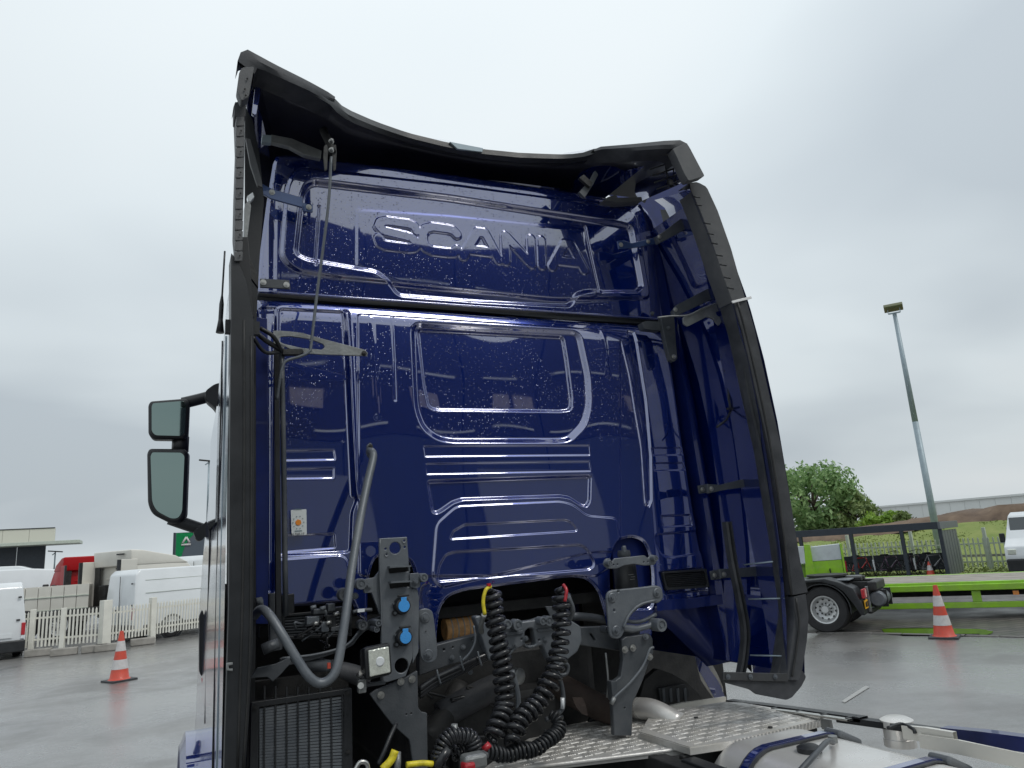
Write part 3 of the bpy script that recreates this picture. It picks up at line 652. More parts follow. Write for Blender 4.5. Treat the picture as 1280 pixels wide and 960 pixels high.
def prism(name,prof,y0,y1,m,parent,taper=None,bev=0.,**k):
    """side profile (x,z) extruded from y0 to y1"""
    bm=bmesh.new(); A=[bm.verts.new((x,y0,z)) for x,z in prof]; B=[bm.verts.new((x,y1,z)) for x,z in prof]
    n=len(prof)
    for i in range(n): bm.faces.new((A[i],A[(i+1)%n],B[(i+1)%n],B[i]))
    bm.faces.new(A[::-1]); bm.faces.new(B); bmesh.ops.recalc_face_normals(bm,faces=bm.faces[:])
    if bev: bmesh.ops.bevel(bm,geom=bm.edges[:],offset=bev,segments=3,affect='EDGES',profile=.5)
    if taper:
        zm,zt,f=taper
        for v in bm.verts:
            if v.co.z>zm: 
                s=1-(v.co.z-zm)/(zt-zm)*f; yc=(y0+y1)/2; v.co.y=yc+(v.co.y-yc)*s
    return smooth_angle(link(name,bm,m,parent,**k),50)
def van(label,g,rz,L_,W,Hh,name='white_van',rear=True):
    """local +x forward, rear at x=0, right side at y=-W"""
    t=thing(name,label,'van',g,rz)
    zb=.28*Hh/2.3
    body=[(0.02,zb+.1),(0,zb+.5),(.06,Hh*.93),(.2,Hh),(L_*.70,Hh),(L_*.78,Hh*.96),(L_*.90,Hh*.58),(L_*.985,Hh*.47),(L_,Hh*.33),(L_,zb),(.02,zb)]
    prism('body',body,-W,0,WHITE,t,(Hh*.5,Hh,.16),.05)
    box('rear_bumper',(-.03,-W/2,zb+.08),(.14,W*.99,.30),BLK,t,bev=.03)
    box('side_skirt',(L_*.5,-W-.003,zb+.10),(L_*.9,.03,.2),BLK,t,bev=.01); box('side_skirt',(L_*.5,.003,zb+.10),(L_*.9,.03,.2),BLK,t,bev=.01)
    for y in (-W/2,): 
        box('door_gap',(-.001,y,Hh*.52),(.012,.018,Hh*.78),DARK,t)
    for y in (-W*.965,-W*.035): 
        box('tail_light',(.0,y,Hh*.38),(.05,.09,Hh*.16),RED,t,bev=.01)
        box('tail_light',(.0,y,Hh*.27),(.05,.09,Hh*.04),WHITE,t,bev=.01)
    box('door_handle',(-.01,-W*.42,Hh*.43),(.03,.14,.05),BLK,t); box('hinge',(-.005,-W*.9,Hh*.5),(.03,.08,.04),BLK,t); box('hinge',(-.005,-W*.9,Hh*.8),(.03,.08,.04),BLK,t)
    box('number_plate',(-.012,-W*.75,Hh*.30),(.02,.36,.10),WHITE,t)
    for z in (Hh*.66,Hh*.84): box('side_rib',(L_*.36,-W/2-W/2*(1-(z-Hh*.5)/(Hh*.5)*.16)+.004,z),(L_*.6,.02,.010),GALV,t)
    for x_ in (.40,.63):
        for k_ in range(6):
            z_=Hh*(.22+.12*k_); yy=-W if z_<Hh*.5 else -W/2-W/2*(1-(z_+Hh*.06-Hh*.5)/(Hh*.5)*.16)
            box('door_gap',(L_*x_,yy+.006,z_+Hh*.06),(.012,.02,Hh*.12),GALV,t)
    r=.34*Hh/2.3
    for x in (L_*.2,L_*.82):
        for y,ax in ((-W+.1,(0,-1,0)),(-.1,(0,1,0))):
            wheel(t,(x,y,r),r,.2,ax,5)
        lathe('wheel_arch',[(r*1.22,0),(r*1.22,.02),(r*1.02,.022),(r*1.02,0)],(x,-W+.0,r*1.0),(0,-1,0),BLK,t,24)
    # front
    box('windscreen',(L_*.845,-W/2,Hh*.77),(.03,W*.82,Hh*.32),GLASS,t,rot=Matrix.Rotation(-.42,3,'Y'),bev=.01)
    box('side_window',(L_*.72,-W*.978,Hh*.66),(L_*.14,.03,Hh*.2),GLASS,t,bev=.01); box('side_window',(L_*.72,-W*.022,Hh*.66),(L_*.14,.03,Hh*.2),GLASS,t,bev=.01)
    for y in (-W*1.06,W*.06): box('door_mirror',(L_*.80,y,Hh*.60),(.12,.16,.30),BLK,t,bev=.03)
    box('front_bumper',(L_-.02,-W/2,zb+.12),(.2,W*.98,.42),BLK,t,bev=.05)
    for y in (-W*.9,-W*.1): box('headlight',(L_-.06,y,Hh*.39),(.14,.24,.18),LENS,t,bev=.03)
    return t
hts=lambda px,py,g: PD(px,py,math.hypot(g.x,g.y)).z
# left edge van: its rear right corner at about (31,820)
g=PZ(30,822); v=Vector((g.x,g.y,0)); yaw=PI/2+.22
r=Matrix.Rotation(yaw,3,'Z'); HV=hts(20,728,g)
van('white high roof van cut off by the left edge, rear doors facing us',v-r@Vector((0,-1.95,0)),yaw,5.4,1.95,HV)
vroot=[o for o in bpy.data.objects if o.get('category')=='van'][-1]
box('door_mark',(-.012,-1.05,HV*.44),(.01,.26,.07),RED,vroot,rot=Matrix.Rotation(.25,3,'X')); box('door_mark',(-.012,-1.12,HV*.39),(.01,.42,.03),DARK,vroot); box('door_mark',(-.012,-.8,HV*.44),(.01,.12,.05),DARK,vroot)
# big white van behind the fence
g=PZ(166,803); HV2=hts(166,712,g)*1.0; yaw=math.radians(28); r=Matrix.Rotation(yaw,3,'Z')
van('long white panel van parked behind the cream fence beside the cab',Vector((g.x,g.y,0))+(r@Vector((0,1.95,0)))*1.0,yaw,5.9,1.95,HV2)
# another white van whose roof shows behind it
g=PD(243,700,33); yaw=math.radians(60)
van('white van mostly hidden, its curved roof in front of the green sign',Vector((g.x-.9,g.y,0)),yaw,5.6,2.0,PD(240,695,33).z)
# right edge van facing us
g=PZ(1262,722); vd=Vector((g.x,g.y,0)).normalized(); HV3=hts(1270,640,g)
yaw=math.atan2(-vd.y,-vd.x)-.14; r=Matrix.Rotation(yaw,3,'Z'); left=r@Vector((0,1,0))
van('white van cut off by the right edge, facing us beside the palisade fence',Vector((g.x,g.y,0))-r@Vector((5.4,-2.0,0)),yaw,5.4,2.0,HV3)
def parked_truck(label,g,rz,Hh,body,L_=2.3,W=2.4,fair=True):
    """tractor cab: local +x forward, rear wall at x=0, centre y=0"""
    t=thing('parked_truck',label,'truck',g,rz); z0=.9
    prism('cab',[(0,z0),(0,Hh*.80),(.3,Hh*.84),(L_*.8,Hh*.80),(L_,Hh*.62),(L_,z0)],-W/2,W/2,body,t,(Hh*.6,Hh,.10),.05)
    prism('roof_deflector',[(-.2,Hh*.80),(-.25,Hh),(.2,Hh*.99),(L_*.6,Hh*.90),(L_*.82,Hh*.80)],-W/2+.04,W/2-.04,body,t,None,.05)
    for y in (-W/2+.03,W/2-.03):
        box('side_deflector',(-.32,y,(z0+Hh*.88)/2),(.62,.06,Hh*.88-z0),body,t,bev=.02)
        box('rubber_edge',(-.69,y,(z0+Hh*.88)/2),(.12,.075,Hh*.88-z0),BLK,t,bev=.01)
        box('side_window',(L_*.6,y+.036*(1 if y>0 else -1),Hh*.52),(.6,.02,.55),GLASS,t,bev=.005)
        box('rear_side_window',(L_*.18,y+.033*(1 if y>0 else -1),Hh*.54),(.35,.02,.4),GLASS,t,bev=.005)
        box('mirror',(L_*.93,y*1.17,Hh*.5),(.14,.22,.75),BLK,t,bev=.04)
    for i in range(4): box('wall_ridge',(-.012,0,z0+.5+i*.45),(.03,W*.55,.05),body,t,bev=.01)
    box('inner_shade',(-.15,W/2-.22,(z0+Hh*.8)/2),(.04,.3,Hh*.8-z0),DARK,t)
    box('exhaust_stack',(-.25,W*.15,Hh*.38),(.22,.35,Hh*.4),DARK,t,bev=.04)
    cyl('pole',(-.3,-W*.2,z0),(-.3,-W*.2,Hh*.7),.03,DARK,t,8)
    for i in range(4): box('strut',(-.3,-W*.25,z0+.3+i*.5),(.05,.4,.05),DARK,t)
    box('chassis',(-1.6,0,.8),(4.6,.85,.26),DARK,t,bev=.01)
    for x in (-2.6,1.3):
        for y,ax in ((-W/2+.2,(0,-1,0)),(W/2-.2,(0,1,0))): wheel(t,(x,y,.5),.5,.32,ax,10)
    return t
g=PD(112,790,36); parked_truck('red truck cab just left of the white truck behind the fence',(g.x,g.y,0),math.radians(108),PD(95,696,36).z,REDP,L_=1.8)
g=PD(143,790,31); parked_truck('white truck cab with black edged side deflectors behind the fence',(g.x,g.y,0),math.radians(35),PD(120,690,31).z,CREAM,L_=2.6)
def trailer_body(label,g,rz,L_,W,z0,z1,m,name='box_trailer'):
    t=thing(name,label,'trailer',g,rz)
    n=7
    for i in range(n): box('side_panel',(L_/n*(i+.5),0,(z0+z1)/2),(L_/n-.02,.06,z1-z0),m,t)
    box('body',(L_/2,W/2+.04,(z0+z1)/2),(L_-.05,W,z1-z0-.02),m,t,bev=.04)
    for k in (.35,.7): box('side_rib',(L_/2,-.045,lerp(z0,z1,k)),(L_,.03,.03),GALV,t)
    for x in (L_*.7,L_*.8): wheel(t,(x,.2,.45),.45,.3,(0,-1,0),8)
    return t
g=PZ(25,812); g2=PD(25,735,31); trailer_body('low cream panelled van body between the left van and the red truck',(g2.x-.6,g2.y,0),-.03,2.7,1.9,.5,PD(60,733,31).z,CREAM,'cream_trailer')
# rounded white tank-like roof behind it
g2=PD(0,720,42); zt=PD(35,710,42).z
t=thing('white_coach','rounded white vehicle roof between the office building and the cream body','coach',(g2.x-2,g2.y,0),-.02)
prism('body',[(0,.5),(0,zt*.95),(1.5,zt),(3.2,zt*.985),(4.6,zt*.93),(5.6,zt*.80),(6,zt*.6),(6,.5)],0,2.4,WHITE,t,(zt*.6,zt,.12),.08)
prism('roof_pod',[(1.2,zt*.97),(1.6,zt*1.06),(2.6,zt*1.05),(3.2,zt*.97)],.5,1.9,WHITE,t,None,.05)
box('roof_rail',(.4,-.02,zt*.99),(1.6,.06,.07),DARK,t)
for x in (1.2,4.6): wheel(t,(x,.1,.45),.45,.28,(0,-1,0),8)
# dark office building at the left edge
g2=PD(57,715,75); zt=PD(60,660,75).z; zc=PD(60,677.5,75).z; zc2=PD(60,681.5,75).z
ob=thing('office_building','dark office building with cream parapet and thin canopy at the left','building',(g2.x,g2.y,0),.02)
for i in range(8): box('parapet_panel',(.4-.9-i*1.9,.6,(zt+zc)/2),(1.88,.3,zt-zc),mat('parapet_cream_%d'%i,(.58,.57,.50),.6) if i==0 else MAT['parapet_cream_0'],ob)
box('parapet_cap',(-7.3,.6,zt+.03),(15.4,.4,.08),DARK,ob)
box('canopy',(-5.7,-.3,(zc+zc2)/2),(16.4,3.4,zc-zc2),GALV,ob,bev=.02)
for i in range(7): box('wall_panel',(-1.25-i*2.1,1.0,zc2/2),(2.05,.25,zc2-.01),SHELT,ob)
for i in range(5): 
    w_=box('window',(-1.4-i*1.6,.86,zc2*.42),(1.2,.05,.9),GLASS,ob); box('blind',(-1.6-i*1.6,.825,zc2*.42),(.5,.02,.8),WHITE,w_)
# green company sign board
g2=PD(218,705,48); z1=PD(222,666,48).z; x1=(PD(262,690,48)-g2).length
sg=thing('sign_board','tall green and grey company sign board behind the mirror arm','sign',(g2.x,g2.y,0),-headpx(240,690)*.9)
z0=.0
box('board',(x1/2,0,z1/2),(x1,.22,z1),mat('sign_grey',(.08,.10,.125),.45),sg,bev=.01)
GRN=mat('sign_green',(.005,.42,.13),.4)
box('side_edge',(-.055,0,z1/2),(.11,.25,z1+.02),SHELT,sg)
bm=bmesh.new(); pr=[(.05,z1-.03),(x1*.62,z1-.03)]+[(x1*.62-(x1*.5)*math.sin(t_*PI/2),z1-.03-(z1*.52)*(1-math.cos(t_*PI/2))-.35*t_) for t_ in np.linspace(.1,1,10)]+[(.05,z1*.35)]
vs=[bm.verts.new((x,-.122,z)) for x,z in pr]; fc=bm.faces.new(vs); bmesh.ops.solidify(bm,geom=[fc],thickness=.008)
link('green_field',bm,GRN,sg)
def text(name,s,size,m,parent,loc,xs=1.,ext=.004,rot=(PI/2,0,0),bold=.0,align='LEFT',shear=0.):
    cu=bpy.data.curves.new(name,'FONT'); cu.body=s; cu.size=size; cu.extrude=ext; cu.offset=bold; cu.align_x=align; cu.shear=shear; cu.resolution_u=3
    o=bpy.data.objects.new(name,cu); COL.objects.link(o); dg=bpy.context.evaluated_depsgraph_get(); dg.update()
    me=bpy.data.meshes.new_from_object(o.evaluated_get(dg)); bpy.data.objects.remove(o)
    R=Matrix.Translation(Vector(loc))@Matrix.Rotation(rot[2],4,'Z')@Matrix.Rotation(rot[0],4,'X')@Matrix.Diagonal((xs,1,1,1)); me.transform(R)
    return link(name,me,m,parent)
text('lettering','DELIVERY CENTER',.34,REFL,sg,(x1*.36,-.118,z1-2.25),.85,.012,bold=.012,shear=.3)
bm=bmesh.new()
for a,b in (((x1*.20,z1-.62),(x1*.30,z1-.28)),((x1*.30,z1-.28),(x1*.40,z1-.62)),((x1*.17,z1-.72),(x1*.43,z1-.72))):
    cyl_bm(bm,(a[0],-.13,a[1]),(b[0],-.13,b[1]),.06,6)
link('emblem',bm,REFL,sg)
bm=bmesh.new()
for pr in (((.72,-1.6),(1.0,-1.18),(1.15,-1.25),(.98,-1.45),(1.3,-1.4),(1.3,-1.6)),):
    vs=[bm.verts.new((x1*.68+(x-.72)*1.5,-.124,z1+z)) for x,z in pr]; f_=bm.faces.new(vs); bmesh.ops.solidify(bm,geom=[f_],thickness=.01)
link('emblem',bm,REFL,sg)
# ================================================================= lime low-loader
ga=PZ(1110,774); gb=PZ(1280,772); 
dd=(gb-ga).normalized(); ang=math.atan2(dd.y,dd.x); Lr=(gb-ga).length+5
tr=thing('low_loader','lime green flatbed low loader trailer across the right background','trailer',ga,ang)
zz=lambda px,py,g: hts(px,py,g)
X0=-7.5
ztop=zz(1110,741,ga); zdk=zz(1110,741,ga); zm=zz(1110,748,ga)
zrail=zz(1110,741,ga)
back=1 if (Matrix.Rotation(ang,3,'Z')@Vector((0,1,0))).dot(ga)>0 else -1
Lx=Lr
def tb(n,x0,x1,y0,y1,z0,z1,m,**k): return box(n,((x0+x1)/2,(y0+y1)/2,(z0+z1)/2),(x1-x0,abs(y1-y0),z1-z0),m,tr,**k)
zA=zz(1110,730,ga)      # top of the side beam
tb('side_beam',-1.5,Lx,0,.10,zrail,zA,LIME,bev=.01)
tb('side_flange',-1.5,Lx,-.08,-.002,zA-.17,zA-.05,LIME,bev=.01)
tb('far_side_beam',-1.5,Lx,2.4,2.5,zrail,zA,LIME,bev=.01)
for i in range(12): 
    y=.12+i*.19; tb('deck_plank',-1.5,Lx,y,y+.182,zA-.045+.003*(i%2),zA-.012+.003*(i%2),mat('deck_timber_%d'%(i%3),[(.34,.31,.27),(.29,.27,.24),(.38,.35,.31)][i%3],.75,var=.2,vscale=3,bump=.3) if i<3 else MAT['deck_timber_%d'%(i%3)])
zr0=zz(1110,761.5,ga); zr1=zz(1110,754.5,ga)
tb('lower_rail',-1.2,Lx,-.05,.05,zr0,zr1,LIME,bev=.01)
for x in (1.6,3.9,6.3,8.6): tb('upright',x,x+.16,-.01,.08,zr1,zrail,LIME,bev=.008)
for x in (3.1,3.3,4.6): tb('bracket',x,x+.35,.1,.3,.42,zrail-.01,LIME,bev=.01)
for x in (-.4,2.3,5.2): tb('marker_lamp',x,x+.10,-.03,-.003,zrail-.10,zrail-.02,mat('amber_lamp',(.8,.25,.01),.3,coat=1.) if x<0 else MAT['amber_lamp'])
for x in (2.9,4.3): tb('tool_bracket',x,x+.12,-.05,.2,.35,.5,WHITE)
tb('spare_axle',-1.2,Lx,1.0,1.25,.35,.5,DARK)
# headboard / gooseneck left of it
ghb=PD(1030,725,math.hypot(ga.x,ga.y)-.2)
def hb(px,py,d=0): 
    q=PD(px,py,math.hypot(ga.x,ga.y)+d); return q
def panel3(n,pxs,d,m,thick,parent):
    bm=bmesh.new(); vs=[bm.verts.new(hb(x,y,d)) for x,y in pxs]; f_=bm.faces.new(vs); f_.normal_update()
    r=bmesh.ops.extrude_face_region(bm,geom=[f_]); off=Vector((ghb.x,ghb.y,0)).normalized()*thick
    for v_ in [g_ for g_ in r['geom'] if isinstance(g_,bmesh.types.BMVert)]: v_.co+=off
    bmesh.ops.recalc_face_normals(bm,faces=bm.faces[:]); o=link(n,bm,m,None); o.parent=parent; o.matrix_parent_inverse=Matrix.LocRotScale(parent.location,parent.rotation_euler,None).inverted(); return o
panel3('headboard',[(1016,702),(1052,699.5),(1057,727),(1021,729)],0,LIME,.5,tr)
panel3('headboard_panel',[(1013.5,684),(1049,680),(1052,699),(1016,701.5)],0,LIMEG,.5,tr)
panel3('headboard_edge',[(1049.4,680),(1052,679.5),(1059.5,727),(1057.4,727)],-.02,LIME,.5,tr)
panel3('gooseneck_arm',[(1005,681),(1012,681),(1021,729),(1008,729)],-.1,LIME,.4,tr)
panel3('gooseneck_panel',[(985,684),(1004.5,683),(1007,704),(985,706)],-.1,LIMEG,.3,tr)
panel3('gooseneck_web',[(985,707),(1007,705),(1010,722),(985,724)],.1,LIME,.3,tr)
panel3('latch',[(1036.5,711),(1038,710.5),(1039.3,716.5),(1037.8,717)],-.03,DARK,.03,tr)
# ================================================================= black tractor unit (rear end) 
gw=PZ(1035,791.5)
rd=Vector((.50,-.866,0)).normalized(); ang=math.atan2(rd.y,rd.x)      # local +x = to its rear
tu=thing('black_tractor_unit','black tractor unit rear with silver wheel and amber plate beside the paving','truck',(gw.x,gw.y,0),ang)
# local y: towards camera is negative? camera side = -y after this test
tu.scale=(.86,.86,.86)
cs=-1 if (Matrix.Rotation(ang,3,'Z')@Vector((0,-1,0))).dot(-gw)>0 else 1
R_=.50
def tw(n,x0,x1,y0,y1,z0,z1,m,**k): 
    y0,y1=(y0,y1) if cs<0 else (-y1,-y0)
    return box(n,((x0+x1)/2,(y0+y1)/2,(z0+z1)/2),(x1-x0,abs(y1-y0),z1-z0),m,tu,**k)
wheel(tu,(0,cs*.0+.16*(-cs),R_),R_,.32,(0,cs,0),10)
wheel(tu,(0,.50*(-cs),R_),R_,.30,(0,cs,0),10); wheel(tu,(0,2.0*(-cs),R_),R_,.32,(0,-cs,0),10)
# mudguard: arched band over the dual wheels
rows=[]
for a in np.linspace(math.radians(-8),math.radians(205),22):
    rr=R_+.07; rows.append([(math.cos(a)*rr,y*(-cs),R_+math.sin(a)*rr) for y in (-.03,.0,.62,.66)])
grid_surface('mudguard',rows,BLK,tu,thick=.02)
prof=[(.40,1.08),(.66,.95),(.80,.62),(.82,.38),(.74,.38),(.62,.62),(.46,.88),(.28,1.02),(.0,1.10),(-.4,1.10),(-.4,1.14),(.1,1.17)]
prism('mudguard_skirt',prof,.0 if cs<0 else -.62,.62 if cs<0 else 0,BLK,tu,None,.01)
tw('tail_light',.80,.86,.06,.42,.72,.92,RED,bev=.02); tw('tail_light_lens',.862,.872,.20,.30,.74,.90,mat('tail_lens_pale',(.85,.55,.5),.3))
tw('number_plate',.83,.845,.10,.44,.50,.68,mat('amber_plate',(.85,.45,.02),.4)); 
o=text('plate_lettering','MEDH',.15,DARK,tu,(0,0,0),1.0,.002,bold=.004)
o.data.transform(Matrix.Translation((.848,(.13 if cs<0 else -.41),.535))@Matrix.Rotation(PI/2,4,'Z'))
tw('frame_rail',-4,.95,.72,.80,.78,1.04,DARK,bev=.01); tw('frame_rail',-4,.95,1.55,1.63,.78,1.04,DARK,bev=.01)
tw('rear_crossmember',.85,1.05,.6,1.75,.84,1.04,DARK,bev=.03); tw('deck_plate',-.7,.55,.3,1.9,1.09,1.12,CAST,bev=.01)
bm=bmesh.new(); lathe_bm(bm,[(0,0),(.14,0),(.17,.04),(.17,.96),(.14,1.0),(0,1.0)],(1.02,(.62 if cs<0 else -1.62),.66),(0,1,0),20); bmesh.ops.recalc_face_normals(bm,faces=bm.faces[:]); smooth_angle(link('air_tank',bm,CAST,tu),50)
tw('tank_strap',.84,1.20,.8,.84,.48,.85,DARK); tw('tank_strap',.84,1.20,1.35,1.39,.48,.85,DARK); tw('lower_bar',.80,.9,.5,1.7,.36,.46,DARK,bev=.02); tw('bracket',.82,.88,.48,.56,.40,.95,SILVB,bev=.01)
lathe('fifth_wheel',[(0,.0),(.40,.0),(.46,.02),(.46,.06),(.1,.065),(0,.06)],(-.1,1.17*(-cs),1.14),(0,0,1),DARK,tu,28)
tw('coupling_ramp',.25,.7,.9,1.1,1.05,1.13,DARK,bev=.01); tw('coupling_ramp',.25,.7,1.25,1.45,1.05,1.13,DARK,bev=.01)
box('cab',(-4.6,1.2*(-cs),2.0),(1.9,2.4,2.6),BLK,tu,bev=.08)
# ================================================================= service hall behind the camera (seen mirrored in the paint)
hall=thing('service_hall','dark clad service hall standing behind the photographer','building',(27,-14,0),keep_world=True)
HC=mat('hall_cladding_dark',(.018,.018,.022),.6,var=.2); HL=mat('hall_cladding_grey',(.045,.055,.075),.7,var=.15,vscale=.3); HW=mat('hall_white_trim',(.8,.8,.74),.5); HB=mat('hall_beige_panel',(.42,.36,.33),.6,var=.2)
for i in range(18):
    x=-.2+i*3.2; box('wall_panel',(x,-14,7.05),(3.14,.3,3.4),HC,hall); box('wall_panel',(x,-14,2.66),(3.14,.3,5.3),HL,hall)
box('roof',(27,-22,8.5),(58,16,.4),HC,hall); [box('trim',(-.2+i*3.2,-13.8,7.35+.05*math.sin(i*2.1)),(2.2+.5*math.sin(i*3.7),.1,.06),HW,hall) for i in range(18)]
[box('trim',(-.6+i*2.6,-13.8,5.62+.04*math.sin(i*1.7)),(1.9+.4*math.sin(i*2.9),.1,.06),HW,hall) for i in range(22)]
for i in range(7): box('roller_door',(3+i*7.5,-13.8,2.2),(4.2,.1,4.2),mat('roller_door_grey',(.24,.25,.26),.6) if i==0 else MAT['roller_door_grey'],hall)
for x in (2.6,3.6,6.6,9.4,10.4,14.2,15.2,16.2,21): box('panel_window',(x,-13.8,6.5),(.8,.08,.5),HB,hall)
# ================================================================= the navy tractor unit
T=thing('tractor_unit','large navy blue tractor unit seen from behind its high sleeper cab','truck',(1.46,3.9,0),keep_world=True)
# --- lower rear wall, pressed steel with ribs
ztopL=P(560,392,3.2).z
WINP=round_poly([(P(x,y,3.2).x,P(x,y,3.2).z) for x,y in [(516,405),(723,415),(735,470),(737,505),(731,530),(712,549),(700,551),(566,551),(548,548),(530,535),(521,512),(519,480)]],.045)
def base_low(X,Z,s):
    zt=P(560,385,3.2).z
    dw=sdf_poly(X,Z,WINP); h=-.040*np.clip((Z-(zt-.11))/.12,0,1)**1.9*(1-sstep(.5+dw/.03))
    h+=-.03*np.clip((X-2.30)/.3,0,1)**2 -.02*np.clip((.42-X)/.12,0,1)**2
    h+=.0016*np.sin(X*5.2+.6)*np.sin(Z*3.1)+.0005*np.sin(X*11+1)*np.cos(Z*7+2)
    h+=-.010*(1-sstep((s)/.012))                                   # rolled hem
    return h
low_out=[(322,371),(836,405),(855,540),(872,640),(893,740),(893,752),(820,760),(815,800),(760,800),(545,806),(520,820),(448,770),(440,752),(322,762)]
low_f=[
 ('poly',([(349,385),(431,389),(434,430),(438,520),(443,600),(446,625),(440,640),(438,690),(345,694)],.02),-.012,.014),
 ('poly',([(325,383),(345,384),(343,540),(342,740),(325,741)],.01),-.008,.01),
 ('poly',([(447,392),(784,414),(800,470),(808,560),(812,630),(806,632),(801,560),(794,520),(786,470),(775,424),(775,700),(745,720),(449,720)],.02),.006,.012),
 ('poly',([(786,412),(794,414),(808,500),(814,570),(815,625),(811,634),(807,622),(803,560),(795,500)],.008),-.012,.012),
 ('line',([(463,398),(467,430),(470,480),(472,520)],.006),.0022,.03),
 ('line',([(490,396),(492,440),(494,500)],.004),-.003,.014),
 ('line',([(433,392),(437,450),(441,540),(445,618)],.012),.014,.028),
 ('line',([(752,412),(757,440),(760,470)],.006),.002,.03),
 ('poly',([(516,405),(723,415),(735,470),(737,505),(731,530),(712,549),(700,551),(566,551),(548,548),(530,535),(521,512),(519,480)],.045),-.022,.034),
 ('poly',([(524,410),(706,420),(711,450),(717,498),(716,511),(704,513),(549,511),(538,508),(532,480)],.022),-.018,.018),
 ('poly',([(529,558),(736,557),(737,569),(531,571)],.003),-.0038,.008),
 ('poly',([(532,580),(736,577),(738,589),(533,593)],.003),-.0038,.008),
 ('poly',([(535,602),(735,595),(738,597),(737,626),(733,633),(726,631),(712,622),(700,620),(578,624),(566,628),(552,638),(546,641),(541,640)],.012),-.018,.018),
 ('poly',([(545,655),(570,633),(700,627),(715,631),(733,645),(770,648),(775,690),(740,690),(550,735),(540,720)],.03),.005,.012),
 ('poly',([(562,673),(566,664),(580,656),(704,650),(712,652),(720,661),(720,664),(564,674)],.008),-.007,.008),
 ('poly',([(546,722),(549,706),(557,693),(568,690),(724,681),(733,686),(742,702),(742,708),(736,712),(548,727)],.016),-.009,.009),
 ('poly',([(356,563),(418,562),(420,574),(356,575)],.003),-.0038,.008),
 ('poly',([(356,586),(418,585),(418,597),(356,598)],.003),-.0038,.008),
 ('poly',([(356,669),(419,667),(420,685),(356,690)],.006),-.005,.007),
 ('poly',([(340,700),(425,694),(433,698),(438,720),(438,752),(340,758)],.02),.007,.009),
 ('poly',([(814,560),(854,559),(857,568),(816,569)],.003),-.004,.008),
 ('poly',([(816,579),(856,578),(860,587),(818,588)],.003),-.004,.008),
 ('poly',([(827,645),(866,643),(869,656),(830,659)],.006),-.006,.007),
 ('poly',([(820,668),(878,663),(884,691),(838,697),(828,694),(820,680)],.015),-.008,.008),
 ('poly',([(824,715),(884,710),(890,738),(832,742)],.012),-.010,.008),
]
cuts=[([(545,830),(547,785),(550,762),(560,746),(582,738),(715,721),(735,724),(748,738),(758,772),(766,830)],.05),
      ([(458,830),(460,735),(463,712),(470,696),(485,694),(512,700),(518,716),(521,830)],.04),
      ([(765,760),(763,715),(765,690),(772,676),(790,671),(805,676),(812,692),(816,715),(816,760)],.04)]
relief_panel('rear_wall',low_out,.0035,low_f,cuts,base_low,PAINT2,T)
# --- upper rear panel with embossed lettering
up_out=[(345,197),(360,196),(560,218),(780,250),(800,254),(812,264),(826,318),(841,394),(838,400),(580,382),(322,364),(324,330),(334,250),(341,206)]
q0=P(468,270,3.2); q1=P(732,335,3.2); LX0,LX1=.85,2.035; LZ0,LZ1=3.452,3.628
def strokes():
    out=[]; hw=.0255; w=.165
    def S(x0):
        return [(x0+a,b) for a,b in [(.205,.118),(.195,.14),(.165,.15),(.06,.15),(.03,.14),(.022,.118),(.04,.098),(.17,.080),(.2,.062),(.205,.045),(.19,.030),(.16,.024),(.055,.024),(.028,.034),(.02,.058)]]
    def C(x0):
        return [(x0+a,b) for a,b in [(.198,.128),(.18,.146),(.15,.15),(.07,.15),(.035,.135),(.022,.105),(.022,.07),(.035,.038),(.07,.024),(.15,.024),(.18,.028),(.198,.046)]]
    def A(x0): return [[(x0+.02,.018),(x0+.10,.155),(x0+.14,.155),(x0+.215,.018)],[(x0+.065,.055),(x0+.17,.055)]]
    def Nn(x0): return [[(x0+.022,.018),(x0+.022,.155)],[(x0+.03,.150),(x0+.16,.025)],[(x0+.17,.018),(x0+.17,.155)]]
    L_=[S(0),C(.215)]+A(.425)+Nn(.655)+[[(.885,.018),(.885,.155)]]+A(.925)
    return [[(LX0+x*1.035,LZ0+z*1.0) for x,z in pl] for pl in L_],hw
def letters(X,Z):
    pls,hw=strokes(); d=np.full(X.shape,-1e9)
    for i,pl in enumerate(pls): d=np.maximum(d,sdf_line(X,Z,pl,hw if i<2 else .0265))
    return d
def base_up(X,Z,s):
    h=(Z-3.55)*math.tan(math.radians(4.3))                              # top leans back towards us
    h+=-.06*np.clip((Z-3.86)/.12,0,1)**2
    h+=-.05*np.clip((X-2.36)/.2,0,1)**2-.03*np.clip((.42-X)/.1,0,1)**2
    h+=.002*np.sin(X*4.2)*np.sin(Z*5.1)
    h+=-.012*(1-sstep(s/.015)); return h
up_f=[
 ('poly',([(352,322),(358,236),(366,219),(378,214),(560,234),(780,264),(792,272),(815,372),(700,372),(420,345),(372,338)],.05),.016,.022),
 ('poly',([(370,316),(377,246),(382,234),(392,230),(560,250),(770,282),(786,286),(800,345),(803,358),(797,364),(736,363),(722,367),(716,380),(600,374),(500,366),(488,350),(470,338),(384,323)],.03),-.026,.030),
 ('poly',([(446,262),(560,270),(728,287),(752,364),(740,372),(640,372),(500,352),(447,330)],.015),.005,.03),
 ('line',([(731,284),(740,320),(752,364)],.006),-.012,.009),
 ('line',([(399,258),(395,330)],.004),-.008,.008),
 ('fn',letters,.0055,.0085),
]
relief_panel('upper_rear_panel',up_out,.003,up_f,[],base_up,PAINT2,T)
